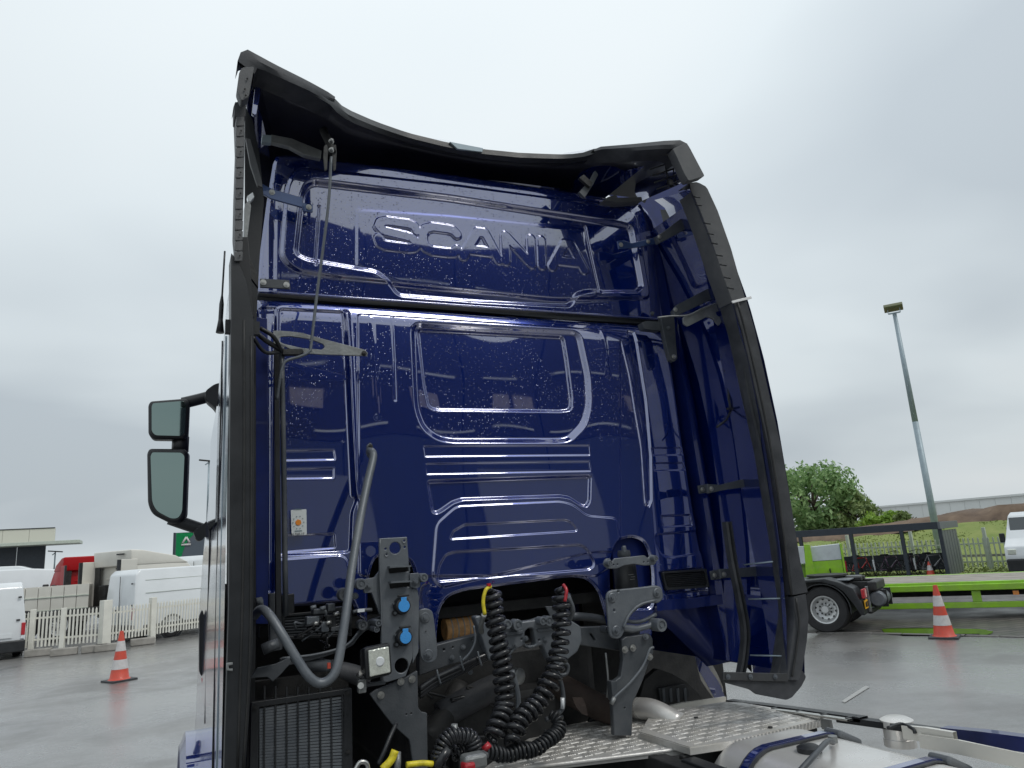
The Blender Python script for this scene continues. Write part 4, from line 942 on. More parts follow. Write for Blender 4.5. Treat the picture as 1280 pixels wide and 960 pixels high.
# seam between the two panels: black rubber strip and roll-formed edge
def strip(name,pxs,Y,w,d,m,parent=T,**k):
    pts=[P(x,y,Y) for x,y in pxs]; rows=[[p+Vector((0,0,w/2)),p+Vector((0,-d,w/2)),p+Vector((0,-d,-w/2)),p+Vector((0,0,-w/2))] for p in pts]
    return grid_surface(name,rows,m,parent,smooth=False,**k)
strip('seam_seal',[(322,367),(450,377),(580,386),(700,396),(815,403),(838,404)],3.23,.03,.012,BLK)
tube('panel_hem',[P(322,364,3.2),P(450,373,3.2),P(580,382,3.2),P(700,390,3.2),P(838,400,3.2)],.007,PAINT,T)
# cab roof edge above the upper panel and the cab's flanks
box('cab_floor',(1.46,4.35,1.72),(2.2,1.9,.05),DARK,T)
box('inner_bulkhead',(1.46,3.62,2.55),(2.25,.05,1.75),DARK,T)
box('inner_bulkhead',(1.46,3.66,3.6),(2.1,.05,.5),DARK,T)
# right wall return: vertical bright flange along the wall's right edge
def ribbon(name,left,right,YL,YR,m,n=24,parent=T,thick=0.,**k):
    a=resample(left,n); b=resample(right,n)
    rows=[[P(p.x,p.y,YL),P(lerp(p.x,q.x,.5),lerp(p.y,q.y,.5),(YL+YR)/2),P(q.x,q.y,YR)] for p,q in zip(a,b)]
    return grid_surface(name,rows,m,parent,thick=thick,**k)
edgeR=[(800,255),(812,266),(827,322),(838,386),(848,440),(858,495),(868,560),(878,620),(890,700),(897,760),(908,826)]
edgeR2=[(808,262),(818,272),(832,325),(844,388),(855,440),(866,495),(877,560),(887,620),(899,700),(907,760),(918,826)]
ribbon('wall_flange',edgeR,edgeR2,3.195,3.26,PAINT,thick=.01)
# lower right: wheel arch panel of the cab curving forward
rows=[]
for i in range(13):
    t=i/12; y0=lerp(745,826,t); xl=lerp(792,884,t**.85); xr=lerp(897,919,t)
    rows.append([P(lerp(xl,xr,s),y0+lerp(6,0,s),3.30+.04*math.sin(s*PI)*-1+(.06*(1-s)**2)) for s in np.linspace(0,1,7)])
PAINT3=mat('navy_paint_teal_overspray',(.006,.055,.15),.25,.3,.8)
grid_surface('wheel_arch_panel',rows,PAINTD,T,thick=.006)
for pts in ([(893,768),(897,790),(901,812)],[(902,764),(908,790),(914,815)]):
    tube('pressed_rib',[P(x,y,3.262) for x,y in pts],.005,PAINT,T)
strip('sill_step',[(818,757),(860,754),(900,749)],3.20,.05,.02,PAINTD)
# --- vents
def grille(name,pxs,Y,n,m,parent=T,frame=BLK,vert=0,rnd=.012):
    inner=[((x-sum(p[0] for p in pxs)/4)*.92+sum(p[0] for p in pxs)/4,(y-sum(p[1] for p in pxs)/4)*.78+sum(p[1] for p in pxs)/4) for x,y in pxs]
    fr=plate(name,pxs,Y,.018,frame,parent,[inner],rnd)
    bm=bmesh.new()
    for i in range(n):
        t=(i+.5)/n; a=P(*[lerp(inner[0][k],inner[3][k],t) for k in (0,1)],Y+.012); b=P(*[lerp(inner[1][k],inner[2][k],t) for k in (0,1)],Y+.012)
        c=(a+b)/2; d=b-a; hh=(P(*inner[0],Y).z-P(*inner[3],Y).z)/n
        bx(bm,c,(d.length,.014,hh*.45),Matrix.Rotation(-math.atan2(d.z,d.x),3,'Y')@Matrix.Rotation(.5,3,'X'))
    for i in range(vert):
        t=(i+.5)/vert; a=P(*[lerp(inner[0][k],inner[1][k],t) for k in (0,1)],Y+.004); b=P(*[lerp(inner[3][k],inner[2][k],t) for k in (0,1)],Y+.004); cyl_bm(bm,a,b,.005,6)
    link('louvre_slats',bm,m,fr,kind='stuff')
    c=[P(*p,Y+.025) for p in pxs]; bm=bmesh.new(); bm.faces.new([bm.verts.new(p) for p in c]); link('backing',bm,DARK,fr)
    return fr
grille('air_vent',[(828,715),(883,711),(887,734),(833,738)],3.185,8,BLK)
grille('air_vent',[(352,768),(440,760),(440,795),(354,800)],3.19,7,CAST2)
# --- maintenance sticker: white label with an orange hexagon
st=plate('sticker',[(363.5,637.5),(383,636.5),(383.5,668.5),(364.5,669.5)],3.188,.002,mat('sticker_white',(.72,.76,.76),.4),T,rnd=.004,bev=.0003,label='small white sticker with an orange hexagon')
c=P(373,653,3.1865); bm=bmesh.new(); cyl_bm(bm,c,c-Vector((0,.001,0)),.013,6); link('hexagon',bm,mat('sticker_orange',(.85,.28,.03),.5),st)
bm=bmesh.new()
for k in range(10):
    a=k*PI/5; q=c+Vector((math.cos(a)*.022,-.0005,math.sin(a)*.026)); cyl_bm(bm,q,q-Vector((0,.0008,0)),.0022,6)
for dz,wd in ((.055,.03),(-.035,.03)): bx(bm,c+Vector((.0,0,dz)),(wd,.001,.003))
link('print_marks',bm,mat('sticker_ink',(.12,.2,.22),.5),st)
for s_,dz in (('86.769-17',-.053),): 
    q=c+Vector((-.032,-.001,dz)); text('number_print',s_,.014,DARK,st,q,1.0,.0005)
# ================================================================= roof spoiler
spo=None
rim_top=[(300,82),(303,64),(309,63),(330,77),(360,92),(390,107),(416,120),(424,130),(440,139),(470,152),(510,166),(555,177),(600,186),(650,191),(700,193),(725,192),(745,185),(790,181),(830,177),(851,176),(860,184)]
rim_bot=[(312,100),(318,90),(324,92),(338,98),(362,106),(390,118),(412,130),(424,144),(440,153),(470,165),(510,178),(555,189),(600,198),(650,203),(700,204),(725,202),(745,198),(790,196),(826,194),(842,196),(852,208)]
n=46; A=resample(rim_top,n); B=resample(rim_bot,n)
YS=2.62
def YR(x): return 2.62+.40*float(sstep(np.array((x-330)/190)))*float(sstep(np.array((850-x)/160)))
spo=grid_surface('roof_spoiler',[[P(a.x,a.y,YR(a.x)),P(lerp(a.x,b.x,.5),lerp(a.y,b.y,.5),YR(a.x)-.004),P(b.x,b.y,YR(a.x)+.03)] for a,b in zip(A,B)],BLK,T,thick=.0)
# underside shell: from the rim forward to the roof edge behind the upper panel
roofline=[(340,214),(346,202),(360,199),(400,203),(440,207),(480,212),(520,217),(560,222),(600,227),(640,231),(680,236),(720,241),(760,246),(790,250),(800,253),(806,257)]
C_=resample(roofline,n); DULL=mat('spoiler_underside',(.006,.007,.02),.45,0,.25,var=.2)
rows=[]
for a,b,c in zip(A,B,C_):
    p=P(b.x,b.y,YR(a.x)+.03); q=P(c.x,c.y-3,3.36); r=[]
    for s in np.linspace(0,1,8):
        v=p.lerp(q,s); v.z+=.05*math.sin(s*PI); r.append(v)
    rows.append(r)
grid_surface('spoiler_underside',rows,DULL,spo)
rows=[]
for a,c in zip(A,C_):
    p=P(a.x,a.y,YR(a.x)); k_=.12*(1-abs(a.x-580)/300); rows.append([p]+[Vector((1.46+(p.x-1.46)*(1-.09*dy_-.01),p.y+dy_,p.z+dz_)) for dy_,dz_ in ((.25,.06+k_),(.9,.03+k_),(1.7,-.35),(2.1,-.75))])
grid_surface('spoiler_skin',rows,PAINT,spo)
plate('corner_closure',[(735,232),(800,205),(846,190),(862,200),(866,262),(848,330),(826,300),(806,262)],3.42,.01,PAINTD,spo,rnd=0)
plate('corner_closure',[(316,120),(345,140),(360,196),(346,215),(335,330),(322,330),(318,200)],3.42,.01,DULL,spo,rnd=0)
# thicker rubber end caps on the rim
def cap(pt,pb,Y,dep,name='rim_cap',m=RUB):
    a=resample(pt,14); b=resample(pb,14)
    rows=[]
    for p,q in zip(a,b):
        y_=YR(p.x)-.02; rows.append([P(p.x,p.y,y_)+Vector((0,dep,0)),P(p.x,p.y,y_),P(lerp(p.x,q.x,.5),lerp(p.y,q.y,.5),y_-.012),P(q.x,q.y,y_),P(q.x,q.y,y_)+Vector((0,dep,0))])
    return grid_surface(name,rows,m,spo,smooth=True)
cap([(297,76),(302,62),(309,61.5),(345,81),(385,101),(414,117),(419,121)],[(318,92),(320,85),(326,86),(350,97),(386,113),(410,127),(418,127)],YS-.03,.12)
cap([(742,187),(748,183.5),(790,180),(830,176),(850,175),(858,178),(864,188)],[(744,191),(750,190),(790,188.5),(826,186),(842,186),(848,190),(852,198)],YS-.03,.12)
GC=GRYT
plate('cap_end',[(296,112),(299,90),(303,84),(318,83),(311,121),(302,126)],YS-.035,.05,GC,spo,rnd=.01)
for x,y in ((309,99),(306,112),(307,120)): bolt(x,y,YS-.037,spo,.004,DARK,'screw',.003,False)
plate('cap_end',[(841,186),(858,178),(862,184),(881,220),(861,226),(856,218),(846,196)],YS-.035,.05,GC,spo,rnd=.01)
plate('marker_strip',[(562,177),(604,185),(603,190),(572,186)],YR(580)-.012,.012,MASTM,spo,rnd=.003)
# inner cheek walls of the spoiler
lc=[(317,98),(322,92),(326,108),(324,128),(320,150),(316,136)]
plate('cheek_panel',[(315,142),(320,97),(327,95),(325,120),(320,144)],YS+.10,.02,PAINT,spo,rnd=.01)
rows=[]
for a,b in zip(resample([(852,190),(858,208),(858,226),(846,232)],9),resample([(800,214),(795,228),(793,240),(800,252)],9)):
    rows.append([P(lerp(a.x,b.x,s),lerp(a.y,b.y,s),lerp(YS+.06,3.2,s)) for s in np.linspace(0,1,6)])
grid_surface('cheek_panel',rows,PAINT,spo)
bm=bmesh.new()
for i in range(4):
    a=P(812+i*3,212+i*8.2,2.80); b=P(842+i*2,202+i*8.2,2.74); cyl_bm(bm,a,b,.004,6)
for i in range(2): cyl_bm(bm,P(830+i*9,196,2.77),P(836+i*9,232,2.77),.004,6)
link('cable_clips',bm,BLK,spo,kind='stuff')
box('clip_block',P(838,229,2.76),(.03,.02,.035),BLK,spo,bev=.004)
# pivot struts under the spoiler
tube('spoiler_strut',[P(404,163,2.95),P(411,178,2.90),P(415,190,2.86)],.018,DARK,T)
for dx in (-5,6): plate('strut_lug',[(412+dx-2,182),(412+dx+2,180),(412+dx+3,190),(412+dx+2,212),(412+dx-1,214),(412+dx-3,195)],2.84+.004*dx,.008,DARK,T,rnd=.006)
for y in (177,188): bolt(414,y,2.83,T,.008,SILVB,'bolt',.012)
plate('spoiler_arm',[(724,240),(738,225),(744,213),(748,218),(742,230),(731,247)],2.95,.02,CAST2,T,rnd=.004)
plate('spoiler_arm',[(724,222),(730,218),(741,228),(738,234)],2.93,.02,DARK,T,rnd=.004)
plate('corner_bracket',[(760,246),(770,243),(772,247),(802,246),(803,251),(775,253),(755,250)],3.0,.06,GRYT,T,rnd=.004)
# top-left support channel
plate('support_channel',[(328,168),(339,169),(339,178),(327,177)],3.02,.03,MASTM,T,rnd=.002)
plate('support_channel',[(339,168),(365,173),(384,181),(402,188),(401,198),(380,193),(362,183),(339,177)],3.02,.03,SILVB,T,rnd=.002)
# ================================================================= side deflectors
def deflector_trim(name,outer,inner,Y,m,n=40,dep=.03,parent=T,label=None):
    a=resample(outer,n); b=resample(inner,n)
    rows=[]
    for p,q in zip(a,b):
        o=P(p.x,p.y,Y); i=P(q.x,q.y,Y+.02)
        rows.append([o+Vector((0,.10,0)),o+Vector((0,.012,0)),o+(i-o)*.06,i-(i-o)*.06,i+Vector((0,.012,0)),i+Vector((0,.10,0))])
    return grid_surface(name,rows,m,parent,label=label)
YD=2.68
ro=[(862,228),(872,226),(884,232),(898,262),(915,310),(932,371)]; ri=[(864,240),(868,248),(876,268),(888,300),(901,340),(915,378)]
deflR=deflector_trim('side_deflector',ro,ri,YD,GRYT,label='grey upper rubber edge of the right side deflector')
ro2=[(933,372),(944,410),(962,490),(978,560),(990,630),(1001,700),(1011,740)]; ri2=[(916,378),(926,410),(944,490),(960,560),(972,630),(985,700),(990,744)]
deflector_trim('lower_trim',ro2,ri2,YD,RUB,parent=deflR)
ro3=[(1008,742),(1012,770),(1010,800),(1004,838),(1000,850)]; ri3=[(991,746),(992,775),(988,805),(984,838),(980,850)]
deflector_trim('trim_end',ro3,ri3,YD-.002,RUB,parent=deflR)
tube('trim_groove',[P(x,y,YD+.0) for x,y in [(922,378),(936,430),(956,520),(970,600),(981,680),(989,744)]],.006,DARK,deflR)
tube('trim_groove',[P(x,y,YD+.0) for x,y in [(995,748),(999,780),(995,815),(990,846)]],.005,DARK,deflR)
plate('gap_glint',[(915,376),(939,370),(940,373),(916,379)],YD-.004,.006,mat('white_gap_glint',(.8,.8,.8),.4),deflR,rnd=0)  # bright glint in the trim gap, painted as a thin white plate
# clip joints along the upper trim
for x,y in [(870,246),(872,256),(883,279),(887,292),(892,304),(898,319),(903,331),(908,347),(912,360)]:
    a=P(x-3,y-.5,YD-.002); b=P(x+5,y+1,YD-.006); cyl('trim_clip',a,b,.004,BLK,deflR,6)
# inner face, painted; with recessed panels
iF=[(818,250),(834,262),(857,330),(873,400),(889,470),(903,545),(914,620),(926,700),(936,780),(942,850)]
iB=[(862,236),(868,250),(890,305),(916,378),(934,445),(951,525),(965,610),(976,690),(983,770),(984,846)]
n=40; a=resample(iF,n); b=resample(iB,n); rows=[]
for i,(p,q) in enumerate(zip(a,b)):
    f=P(p.x,p.y,3.16); k=P(q.x,q.y,YD+.02); r=[]
    for s in np.linspace(0,1,14):
        v=f.lerp(k,s); v.x+=.010*math.sin(s*PI); r.append(Vector((float(v.x),v.y,v.z)))
    rows.append(r)
grid_surface('inner_skin',rows,PAINT,deflR)
rows=[[P(q.x,q.y,YD+.03)+Vector((.11,0,0)),P(q.x,q.y,YD+.03)+Vector((.10,.9,0)),P(q.x,q.y,YD)+Vector((.06,2.4,0))] for q in b]
grid_surface('outer_skin',rows,PAINT,deflR)
rows=[[P(q.x,q.y,3.18),P(q.x,q.y,3.2)+Vector((-.02,.6,0)),P(q.x,q.y,3.2)+Vector((-.02,1.8,0))] for q in resample(edgeR,20)]
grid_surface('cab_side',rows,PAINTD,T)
# black lattice duct in the gap
rows=[]
dl=[(826,262),(842,330),(852,392),(866,455),(882,545),(896,630),(908,700),(918,770),(926,826)]; dr=[(834,262),(856,330),(873,392),(888,455),(902,545),(914,630),(926,700),(935,770),(940,840)]
ribbon('gap_duct',dl,dr,3.30,3.22,BLK,30,thick=.004)
bm=bmesh.new(); a=resample(dl[2:],18); b=resample(dr[2:],18)
for i in range(16):
    p,q=a[i],b[i+1]; r,s=b[i],a[i+1]
    if i%2: tube_bm(bm,[P(p.x,p.y,3.28),P(q.x,q.y,3.2)],.005,5)
    else: tube_bm(bm,[P(r.x,r.y,3.2),P(s.x,s.y,3.28)],.005,5)
    tube_bm(bm,[P(p.x,p.y,3.285),P(r.x,r.y,3.205)],.003,5)
link('lattice_ribs',bm,CAST,T,kind='stuff')
# clip rail on the inner skin
bm=bmesh.new(); tube_bm(bm,[P(x,y,3.0) for x,y in [(903,428),(909,446),(910,465),(911,500),(914,512),(908,525),(896,534)]],.006,6)
for x,y in ((905,430),(909,446),(911,464),(914,511)): bx(bm,P(x,y,2.99),(.05,.02,.012))
link('cable_rail',bm,BLK,T)
# vertical black rails (lower)
def rail(pxs,Y,w,m=RUB):
    pts=[P(x,y,Y) for x,y in pxs]; pts=spline(pts,6); rows=[]
    for p in pts: rows.append([p+Vector((-w,.03,0)),p+Vector((-w,0,0)),p+Vector((-w*.4,-.004,0)),p+Vector((-w*.35,.012,0)),p+Vector((w*.35,.012,0)),p+Vector((w*.4,-.004,0)),p+Vector((w,0,0)),p+Vector((w,.03,0))])
    return grid_surface('guide_rail',rows,m,deflR,smooth=True)
rail([(931,445),(940,500),(953,560),(966,640),(976,710),(984,770),(982,815),(975,846)],2.74,.022)
rail([(911,652),(918,700),(927,745),(934,785),(933,815),(928,846)],2.92,.02)
# cross seams of the inner skin
for pts in ([(936,749),(975,748)],[(938,819),(977,820)],[(930,706),(966,702)]):
    tube('panel_seam',[P(pts[0][0],pts[0][1],2.9),P(pts[1][0],pts[1][1],2.74)],.0035,MASTM,deflR,n=0)
# bottom flap
plate('bottom_flap',[(904,845),(985,846),(1003,838),(1008,846),(1002,858),(990,872),(983,875),(946,868),(938,862),(905,853)],2.70,.012,RUB,deflR,rnd=.01)
plate('bottom_flap',[(904,840),(985,842),(985,852),(904,850)],2.70-.012,.01,mat('flap_strip',(.05,.052,.055),.35,var=.3),deflR,rnd=.004)
for x in (910,938,969): bolt(x,846,2.685,deflR,.008,CAST,'screw',.004)
# bars between wall and deflector
def bar(pxs,Y,m,screws=(),thick=.012,name='mounting_bar',rnd=.004):
    o=plate(name,pxs,Y,thick,m,T,rnd=rnd)
    for s in screws: bolt(s[0],s[1],Y,T if False else o,.009,SILV,'screw',.004)
    return o
PB=mat('blue_painted_bracket',(.05,.09,.22),.22,.4,.8)
bar([(327,229),(340,236),(378,247),(378,259),(338,248),(325,240)],3.08,PB,[(340,240.5)])
bar([(377,253),(391,256),(391,265),(379,264)],3.12,PB,[(386,259)])
bar([(772,301),(779,300),(790,304),(821,296),(824,304),(790,310),(774,311)],3.10,PB,[(776,306),(810,302)])
bar([(821,295),(829,290),(866,262),(873,264),(876,271),(870,279),(832,300),(824,304)],2.95,CAST2,[(824,296)],.03)
bolt(868,268,2.945,T,.013,DARK)
bar([(842,388),(848,380),(888,359),(896,362),(897,368),(890,374),(852,392),(843,394)],2.95,CAST2,[(844,387)],.03)
bolt(890,365,2.945,T,.012,DARK)
plate('triangular_bracket',[(854,397),(862,392),(912,374),(913,384),(909,391),(899,407),(891,398),(884,396),(860,408),(855,405)],2.90,.012,SILVB,T,[[(895,390),(904,387),(904,391),(900,396),(896,394)]],rnd=.006)
tube('brake_pipe',[P(x,y,2.88) for x,y in [(822,397),(840,395),(860,394),(880,385),(911,374)]],.005,SILVB,T)
plate('hinge_block',[(803,403),(808,401),(830,402),(832,410),(826,413),(806,411)],3.12,.05,CAST2,T,rnd=.004)
plate('hinge_bracket',[(826,396),(843,396),(844,412),(846,440),(847,448),(843,452),(838,450),(834,436),(829,412)],3.10,.03,CAST2,T,rnd=.004)
bolt(842,446,3.097,T,.009); bolt(835,410,3.097,T,.008,CAST); bolt(815,392,3.15,T,.008,CAST)
bar([(873,607),(884,605),(885,616),(875,617)],3.08,CAST2,[(878,612)])
bar([(884,605),(900,606),(950,594),(952,606),(903,613),(885,617)],3.0,CAST2,[(889,611),(949,599)])
bar([(888,714),(900,712),(902,724),(890,725)],3.08,CAST2,[(893,719)])
bar([(899,711),(915,711),(970,706),(972,719),(915,722),(901,723)],3.0,CAST2,[(905,718),(968,713)])
bar([(325,348),(362,350),(363,361),(325,359)],3.09,CAST2,[(329,353),(358,356)])
# ---- left side deflector: seen edge-on
lo=[(290,122),(293,180),(293,220),(292,260),(292,290),(297,318)]; li=[(306,130),(306,170),(307,220),(305,260),(304,295),(309,330)]
a=resample(lo,12); b=resample(li,12)
deflL=deflector_trim('side_deflector',[(292,132),(294,126),(296,180),(294,240),(293,290),(296,318)],[(303,128),(306,140),(306,180),(305,240),(303,290),(303,316)],YD,GRYT,label='narrow grey rubber edge of the left side deflector')
for i,y in enumerate(range(145,320,13)):
    x=299.5-(y-145)*.012; plate('trim_segment',[(x-4,y+.8),(x+6,y+.8),(x+5.6,y+12),(x-4.2,y+12)],YD-.01,.006,GRYT,deflL,bev=.001)
    if i%2==1: bolt(x+2,y+6,YD-.012,deflL,.0035,DARK,'screw',.002,False)
plate('top_edge',[(293,130),(300,124),(308,130),(307,146),(293,146)],YD-.004,.08,RUB,deflL,rnd=.008)
tl=plate('lower_trim',[(289,316),(297,326),(308,352),(313,380),(317,400),(318,560),(317,700),(316,800),(311,900),(306,965),(280,965),(283,860),(286,760),(287,600),(288,480),(289,400)],YD,.12,BLK,deflL,rnd=.004)
for pts in ([(305,400),(305,600),(303,750),(297,960)],[(314,420),(314,650),(312,820),(304,960)]):
    tube('trim_groove',[P(x,y,YD-.001) for x,y in pts],.004,DARK,deflL)
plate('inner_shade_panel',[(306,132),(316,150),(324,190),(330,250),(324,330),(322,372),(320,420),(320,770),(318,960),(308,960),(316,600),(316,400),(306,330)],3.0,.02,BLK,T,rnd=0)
plate('black_channel',[(318,396),(334,398),(336,600),(335,780),(320,780)],3.05,.03,PAINTD,T,rnd=0)
plate('trim_filler',[(294,296),(310,296),(318,396),(300,400),(291,330)],2.78,.02,BLK,T,rnd=0)
plate('black_channel',[(343,420),(349,420),(352,772),(345,772)],3.05,.03,BLK,T,rnd=0)
plate('deflector_arm',[(307,172),(313,174),(319,195),(327,225),(328,234),(322,232),(313,205)],2.9,.02,GRYT,T,rnd=.003)
plate('deflector_arm',[(303,316),(310,318),(323,345),(323,360),(314,348)],2.85,.02,DARK,T,rnd=.003)
plate('foam_block',[(306,255),(312,250),(314,258),(309,300),(305,300)],2.9,.05,SILVB,T,rnd=.004)
plate('foam_block',[(309,245),(316,240),(318,246),(311,254)],2.92,.03,WHITE,T,rnd=.002)
tube('latch_link',[P(313,407,2.9),P(330,424,2.9),P(352,438,2.95)],.010,BLK,T); tube('latch_link',[P(325,410,2.9),P(342,421,2.9),P(352,440,2.95)],.009,BLK,T); tube('latch_link',[P(315,420,2.9),P(331,440,2.92),P(350,440,2.95)],.008,BLK,T)
box('corner_plate',P(303,410,2.74),(.12,.03,.05),BLK,T)
# left door / flank of the cab, glossy: skin at X=.172 following the silhouette
sil=[(289,326),(284,380),(279,430),(274,480),(270,530),(266,575),(261,620),(257,660),(253,700),(250,740),(248,790),(247,840),(245,900),(240,960)]
rows=[]
for x,y in sil:
    e_=PX(x,y,.175); ye=e_.y; z=e_.z; r=[]
    z0=z
    for yy in (2.74,2.9,lerp(2.9,ye,.3),lerp(2.9,ye,.5),lerp(2.9,ye,.7),ye-.12 if ye>3.05 else 2.95,max(2.97,ye),ye+.10,ye+.5,max(5.3,ye+1)):
        sl=(z-H)/math.hypot(ye,.175); zz_=H+sl*ye if True else z
        dx=.175+.0035*math.sin(z*5+yy*2.4)*min(1,max(0,(yy-2.8)/.3)) if yy<=ye else .175+.10*min(1,(yy-ye)/.5)
        r.append(Vector((dx,yy,z)))
    rows.append(r)
flank=grid_surface('cab_side',rows,mat('flank_paint',(.01,.02,.10),.12,.2,.75,coat_ior=1.5,bump=.05,bscale=5),T)
MAT['flank_paint'].node_tree.nodes['Principled BSDF'].inputs['Coat Roughness'].default_value=.10
# bright moulding lines along the flank
for yy,zz0,zz1,m_ in ((3.22,.7,2.95,DARK),(3.9,1.3,2.5,DARK),(2.98,1.0,2.9,MASTM)):
    tube('flank_line',[(.1748,yy,zz0),(.1748,yy,(zz0+zz1)/2),(.1748,yy,zz1)],.003,m_,T)
# side window glass
bm=bmesh.new(); vs=[bm.verts.new(v) for v in ((.168,3.3,2.18),(.168,3.98,2.18),(.168,3.9,2.62),(.168,3.3,2.72))]; bm.faces.new(vs); link('side_window',bm,GLASS,T)
plate('door_edge_guard',[(249,770),(253,762),(256,772),(255,840),(252,846),(249,840)],4.3,.06,BLK,T,rnd=.01)
plate('side_marker',[(252,848),(258,846),(259,858),(253,861)],4.25,.04,RED,T,rnd=.005)
# grille of gap below door
plate('deflector_latch',[(283,829),(291,828),(291,831),(286,832),(286,836),(291,836),(291,839),(283,838)],YD-.02,.01,SILVB,deflL)
# front wheel fender
Yf=4.3; fe=[]
for i in range(13):
    a=lerp(-10,165,i/12)*PI/180
    fe.append([(.075,Yf-.1+.62*math.cos(PI-a) ,.42+.74*math.sin(a)),(.10,Yf-.1+.66*math.cos(PI-a),.42+.80*math.sin(a)),(.24,Yf-.1+.66*math.cos(PI-a),.42+.80*math.sin(a))])
grid_surface('front_fender',fe,PAINT,T,thick=.01)
wheel(T,(.24,Yf-.1,.5),.5,.3,(-1,0,0),10); wheel(T,(2.66,Yf-.1,.5),.5,.3,(1,0,0),10)
# ---- mirrors
def mirror(pxs,Y,name,gl):
    h=plate(name,pxs,Y,.13,BLK,T,rnd=.035,bev=.018)
    c=(sum(p[0] for p in pxs)/len(pxs),sum(p[1] for p in pxs)/len(pxs))
    g=plate('mirror_glass',gl,Y-.004,.004,MIRR,h,rnd=.03,bev=.001)
    R=Matrix.Rotation(math.radians(MIRROT[0]),4,'Z')@Matrix.Rotation(math.radians(MIRROT[1]),4,'X'); 
    ce=P(c[0],c[1],Y); M=Matrix.Translation(ce)@R@Matrix.Translation(-ce)
    h.data.transform(M); g.data.transform(M); return h
MIRROT=(-3,2)
mirror([(188,501),(232,498),(237,503),(235,545),(230,549),(190,548),(185,542),(185,506)],4.45,'wide_angle_mirror',[(191,504),(229,501.5),(233,506),(231,541),(227,545),(194,544),(189.5,539),(189.5,508)])
MIRROT=(-6.5,0)
mirror([(186,560),(230,561),(235,565),(232,645),(226,653),(214,655),(190,643),(184,630),(183,566)],4.45,'main_mirror',[(190,565),(227,566),(231,570),(228,640),(223,648),(214,648.5),(196,639),(190,628),(188,570)])
tube('mirror_stem',[P(226,546,4.52),P(225,565,4.52)],.045,BLK,T,n=0)
tube('mirror_arm',[P(228,504,4.5),P(245,500,4.5),P(268,494,4.5)],.034,BLK,T)
tube('mirror_arm',[P(212,648,4.5),P(232,655,4.5),P(256,663,4.5)],.034,BLK,T)
plate('mirror_foot',[(256,489),(268,480),(277,478),(279,512),(274,518),(268,508),(258,500)],4.3,.10,BLK,T,rnd=.02)
plate('mirror_foot',[(241,664),(256,654),(268,636),(266,660),(252,676),(246,676)],4.4,.10,BLK,T,rnd=.02)
tube('antenna',[P(275,412,4.0),P(277,380,4.0),P(281,314,4.0)],[.012]*6+[.005]*5,BLK,T)
cyl('antenna_base',P(275,416,4.0),P(276,396,4.0),.022,BLK,T,10,r2=.01)
# ================================================================= slim rod and poles in front of the cab wall
tube('curved_rod',[P(x,y,Y) for x,y,Y in [(414,196,2.84),(411,250,2.86),(404,310,2.88),(396,370,2.9),(389,430,2.9),(386,440,2.9),(374,446,2.9),(360,450,2.9),(354,456,2.9),(350,472,2.9),(346,500,2.92)]],.0062,CAST,T,n=6)
tube('vertical_pole',[P(352,432,2.97),P(355,600,2.97),P(357,770,2.97)],.0105,CAST2,T,n=3)
plate('gusset_bracket',[(341,414),(345,413),(362,414),(378,416),(402,423),(456,437),(460,441),(459,445),(400,443),(372,441),(352,431),(342,430)],2.98,.010,SILVB,T,[[(350,421),(362,420),(388,424),(404,430),(406,434),(402,437),(378,435),(356,430),(349,427)]],rnd=.004)
bolt(455,442,2.975,T,.008,DARK)
plate('clamp',[(352,436),(378,436),(380,440),(374,443),(353,443)],2.95,.03,DARK,T,rnd=.003)
# curved grab tube
GT=[(318,770,2.95),(326,762,2.86),(336,768,2.80),(352,792,2.76),(370,822,2.74),(384,843,2.73),(396,853,2.73),(408,852,2.73),(418,842,2.73),(424,822,2.74),(432,770,2.78),(440,710,2.85),(450,650,2.93),(459,605,3.0),(466,575,3.05),(466,566,3.07),(462,563,3.10)]
tube('grab_tube',[P(*p) for p in GT],.0165,CAST,T,n=5,seg=14)
plate('tube_end',[(459,556),(463,553),(466,556),(467,568),(463,573),(459,569)],3.10,.02,CAST,T,rnd=.008); bolt(463,558,3.095,T,.007,DARK)
plate('tube_end',[(320,748),(328,746),(331,762),(322,770)],2.95,.03,CAST2,T,rnd=.004); bolt(325,751,2.945,T,.008,CAST)
# ================================================================= cab supports, sockets, frame
YB=2.98
stand=plate('socket_stand',[(474,673),(509,671),(512,716),(515,736),(517,742),(516,822),(507,846),(484,853),(476,852),(476,768),(474,716)],YB,.012,CAST,T,
   [(494,685,.024),(502,832,.028),(505,676,.004),(482,686,.004),(506,684,.004),(483,693,.004),[(486,711),(511,707),(512,714),(487,717)],[(487,730),(512,726),(513,733),(488,736)]],rnd=.004,bev=.003)
plate('stand_flange',[(476,712),(468,722),(456,724),(456,738),(465,742),(475,768),(477,768)],YB+.012,.02,CAST,stand,rnd=.003)
plate('stand_flange',[(515,735),(522,737),(524,748),(523,815),(516,830)],YB+.004,.05,CAST,stand,rnd=.003)
tube('flange_edge',[P(475,674,YB-.002),P(475,716,YB-.002),P(477,770,YB-.002),P(478,850,YB-.002)],.004,CAST,stand)
for (x0,y0) in ((486,709),(487,728)):
    box('slot_shelf',P(x0+13,y0-.8,YB-.02),(.088,.045,.006),CAST,stand,rot=Matrix.Rotation(.03,3,'Y'))
    box('slot_shade',P(x0+13,y0+4,YB+.02),(.088,.004,.03),DARK,stand)
for x,y in ((505,676),(483,693)):
    lathe('grommet',[(.004,-.002),(.009,-.004),(.009,0)],P(x,y,YB),(0,1,0),CAST,stand,16)
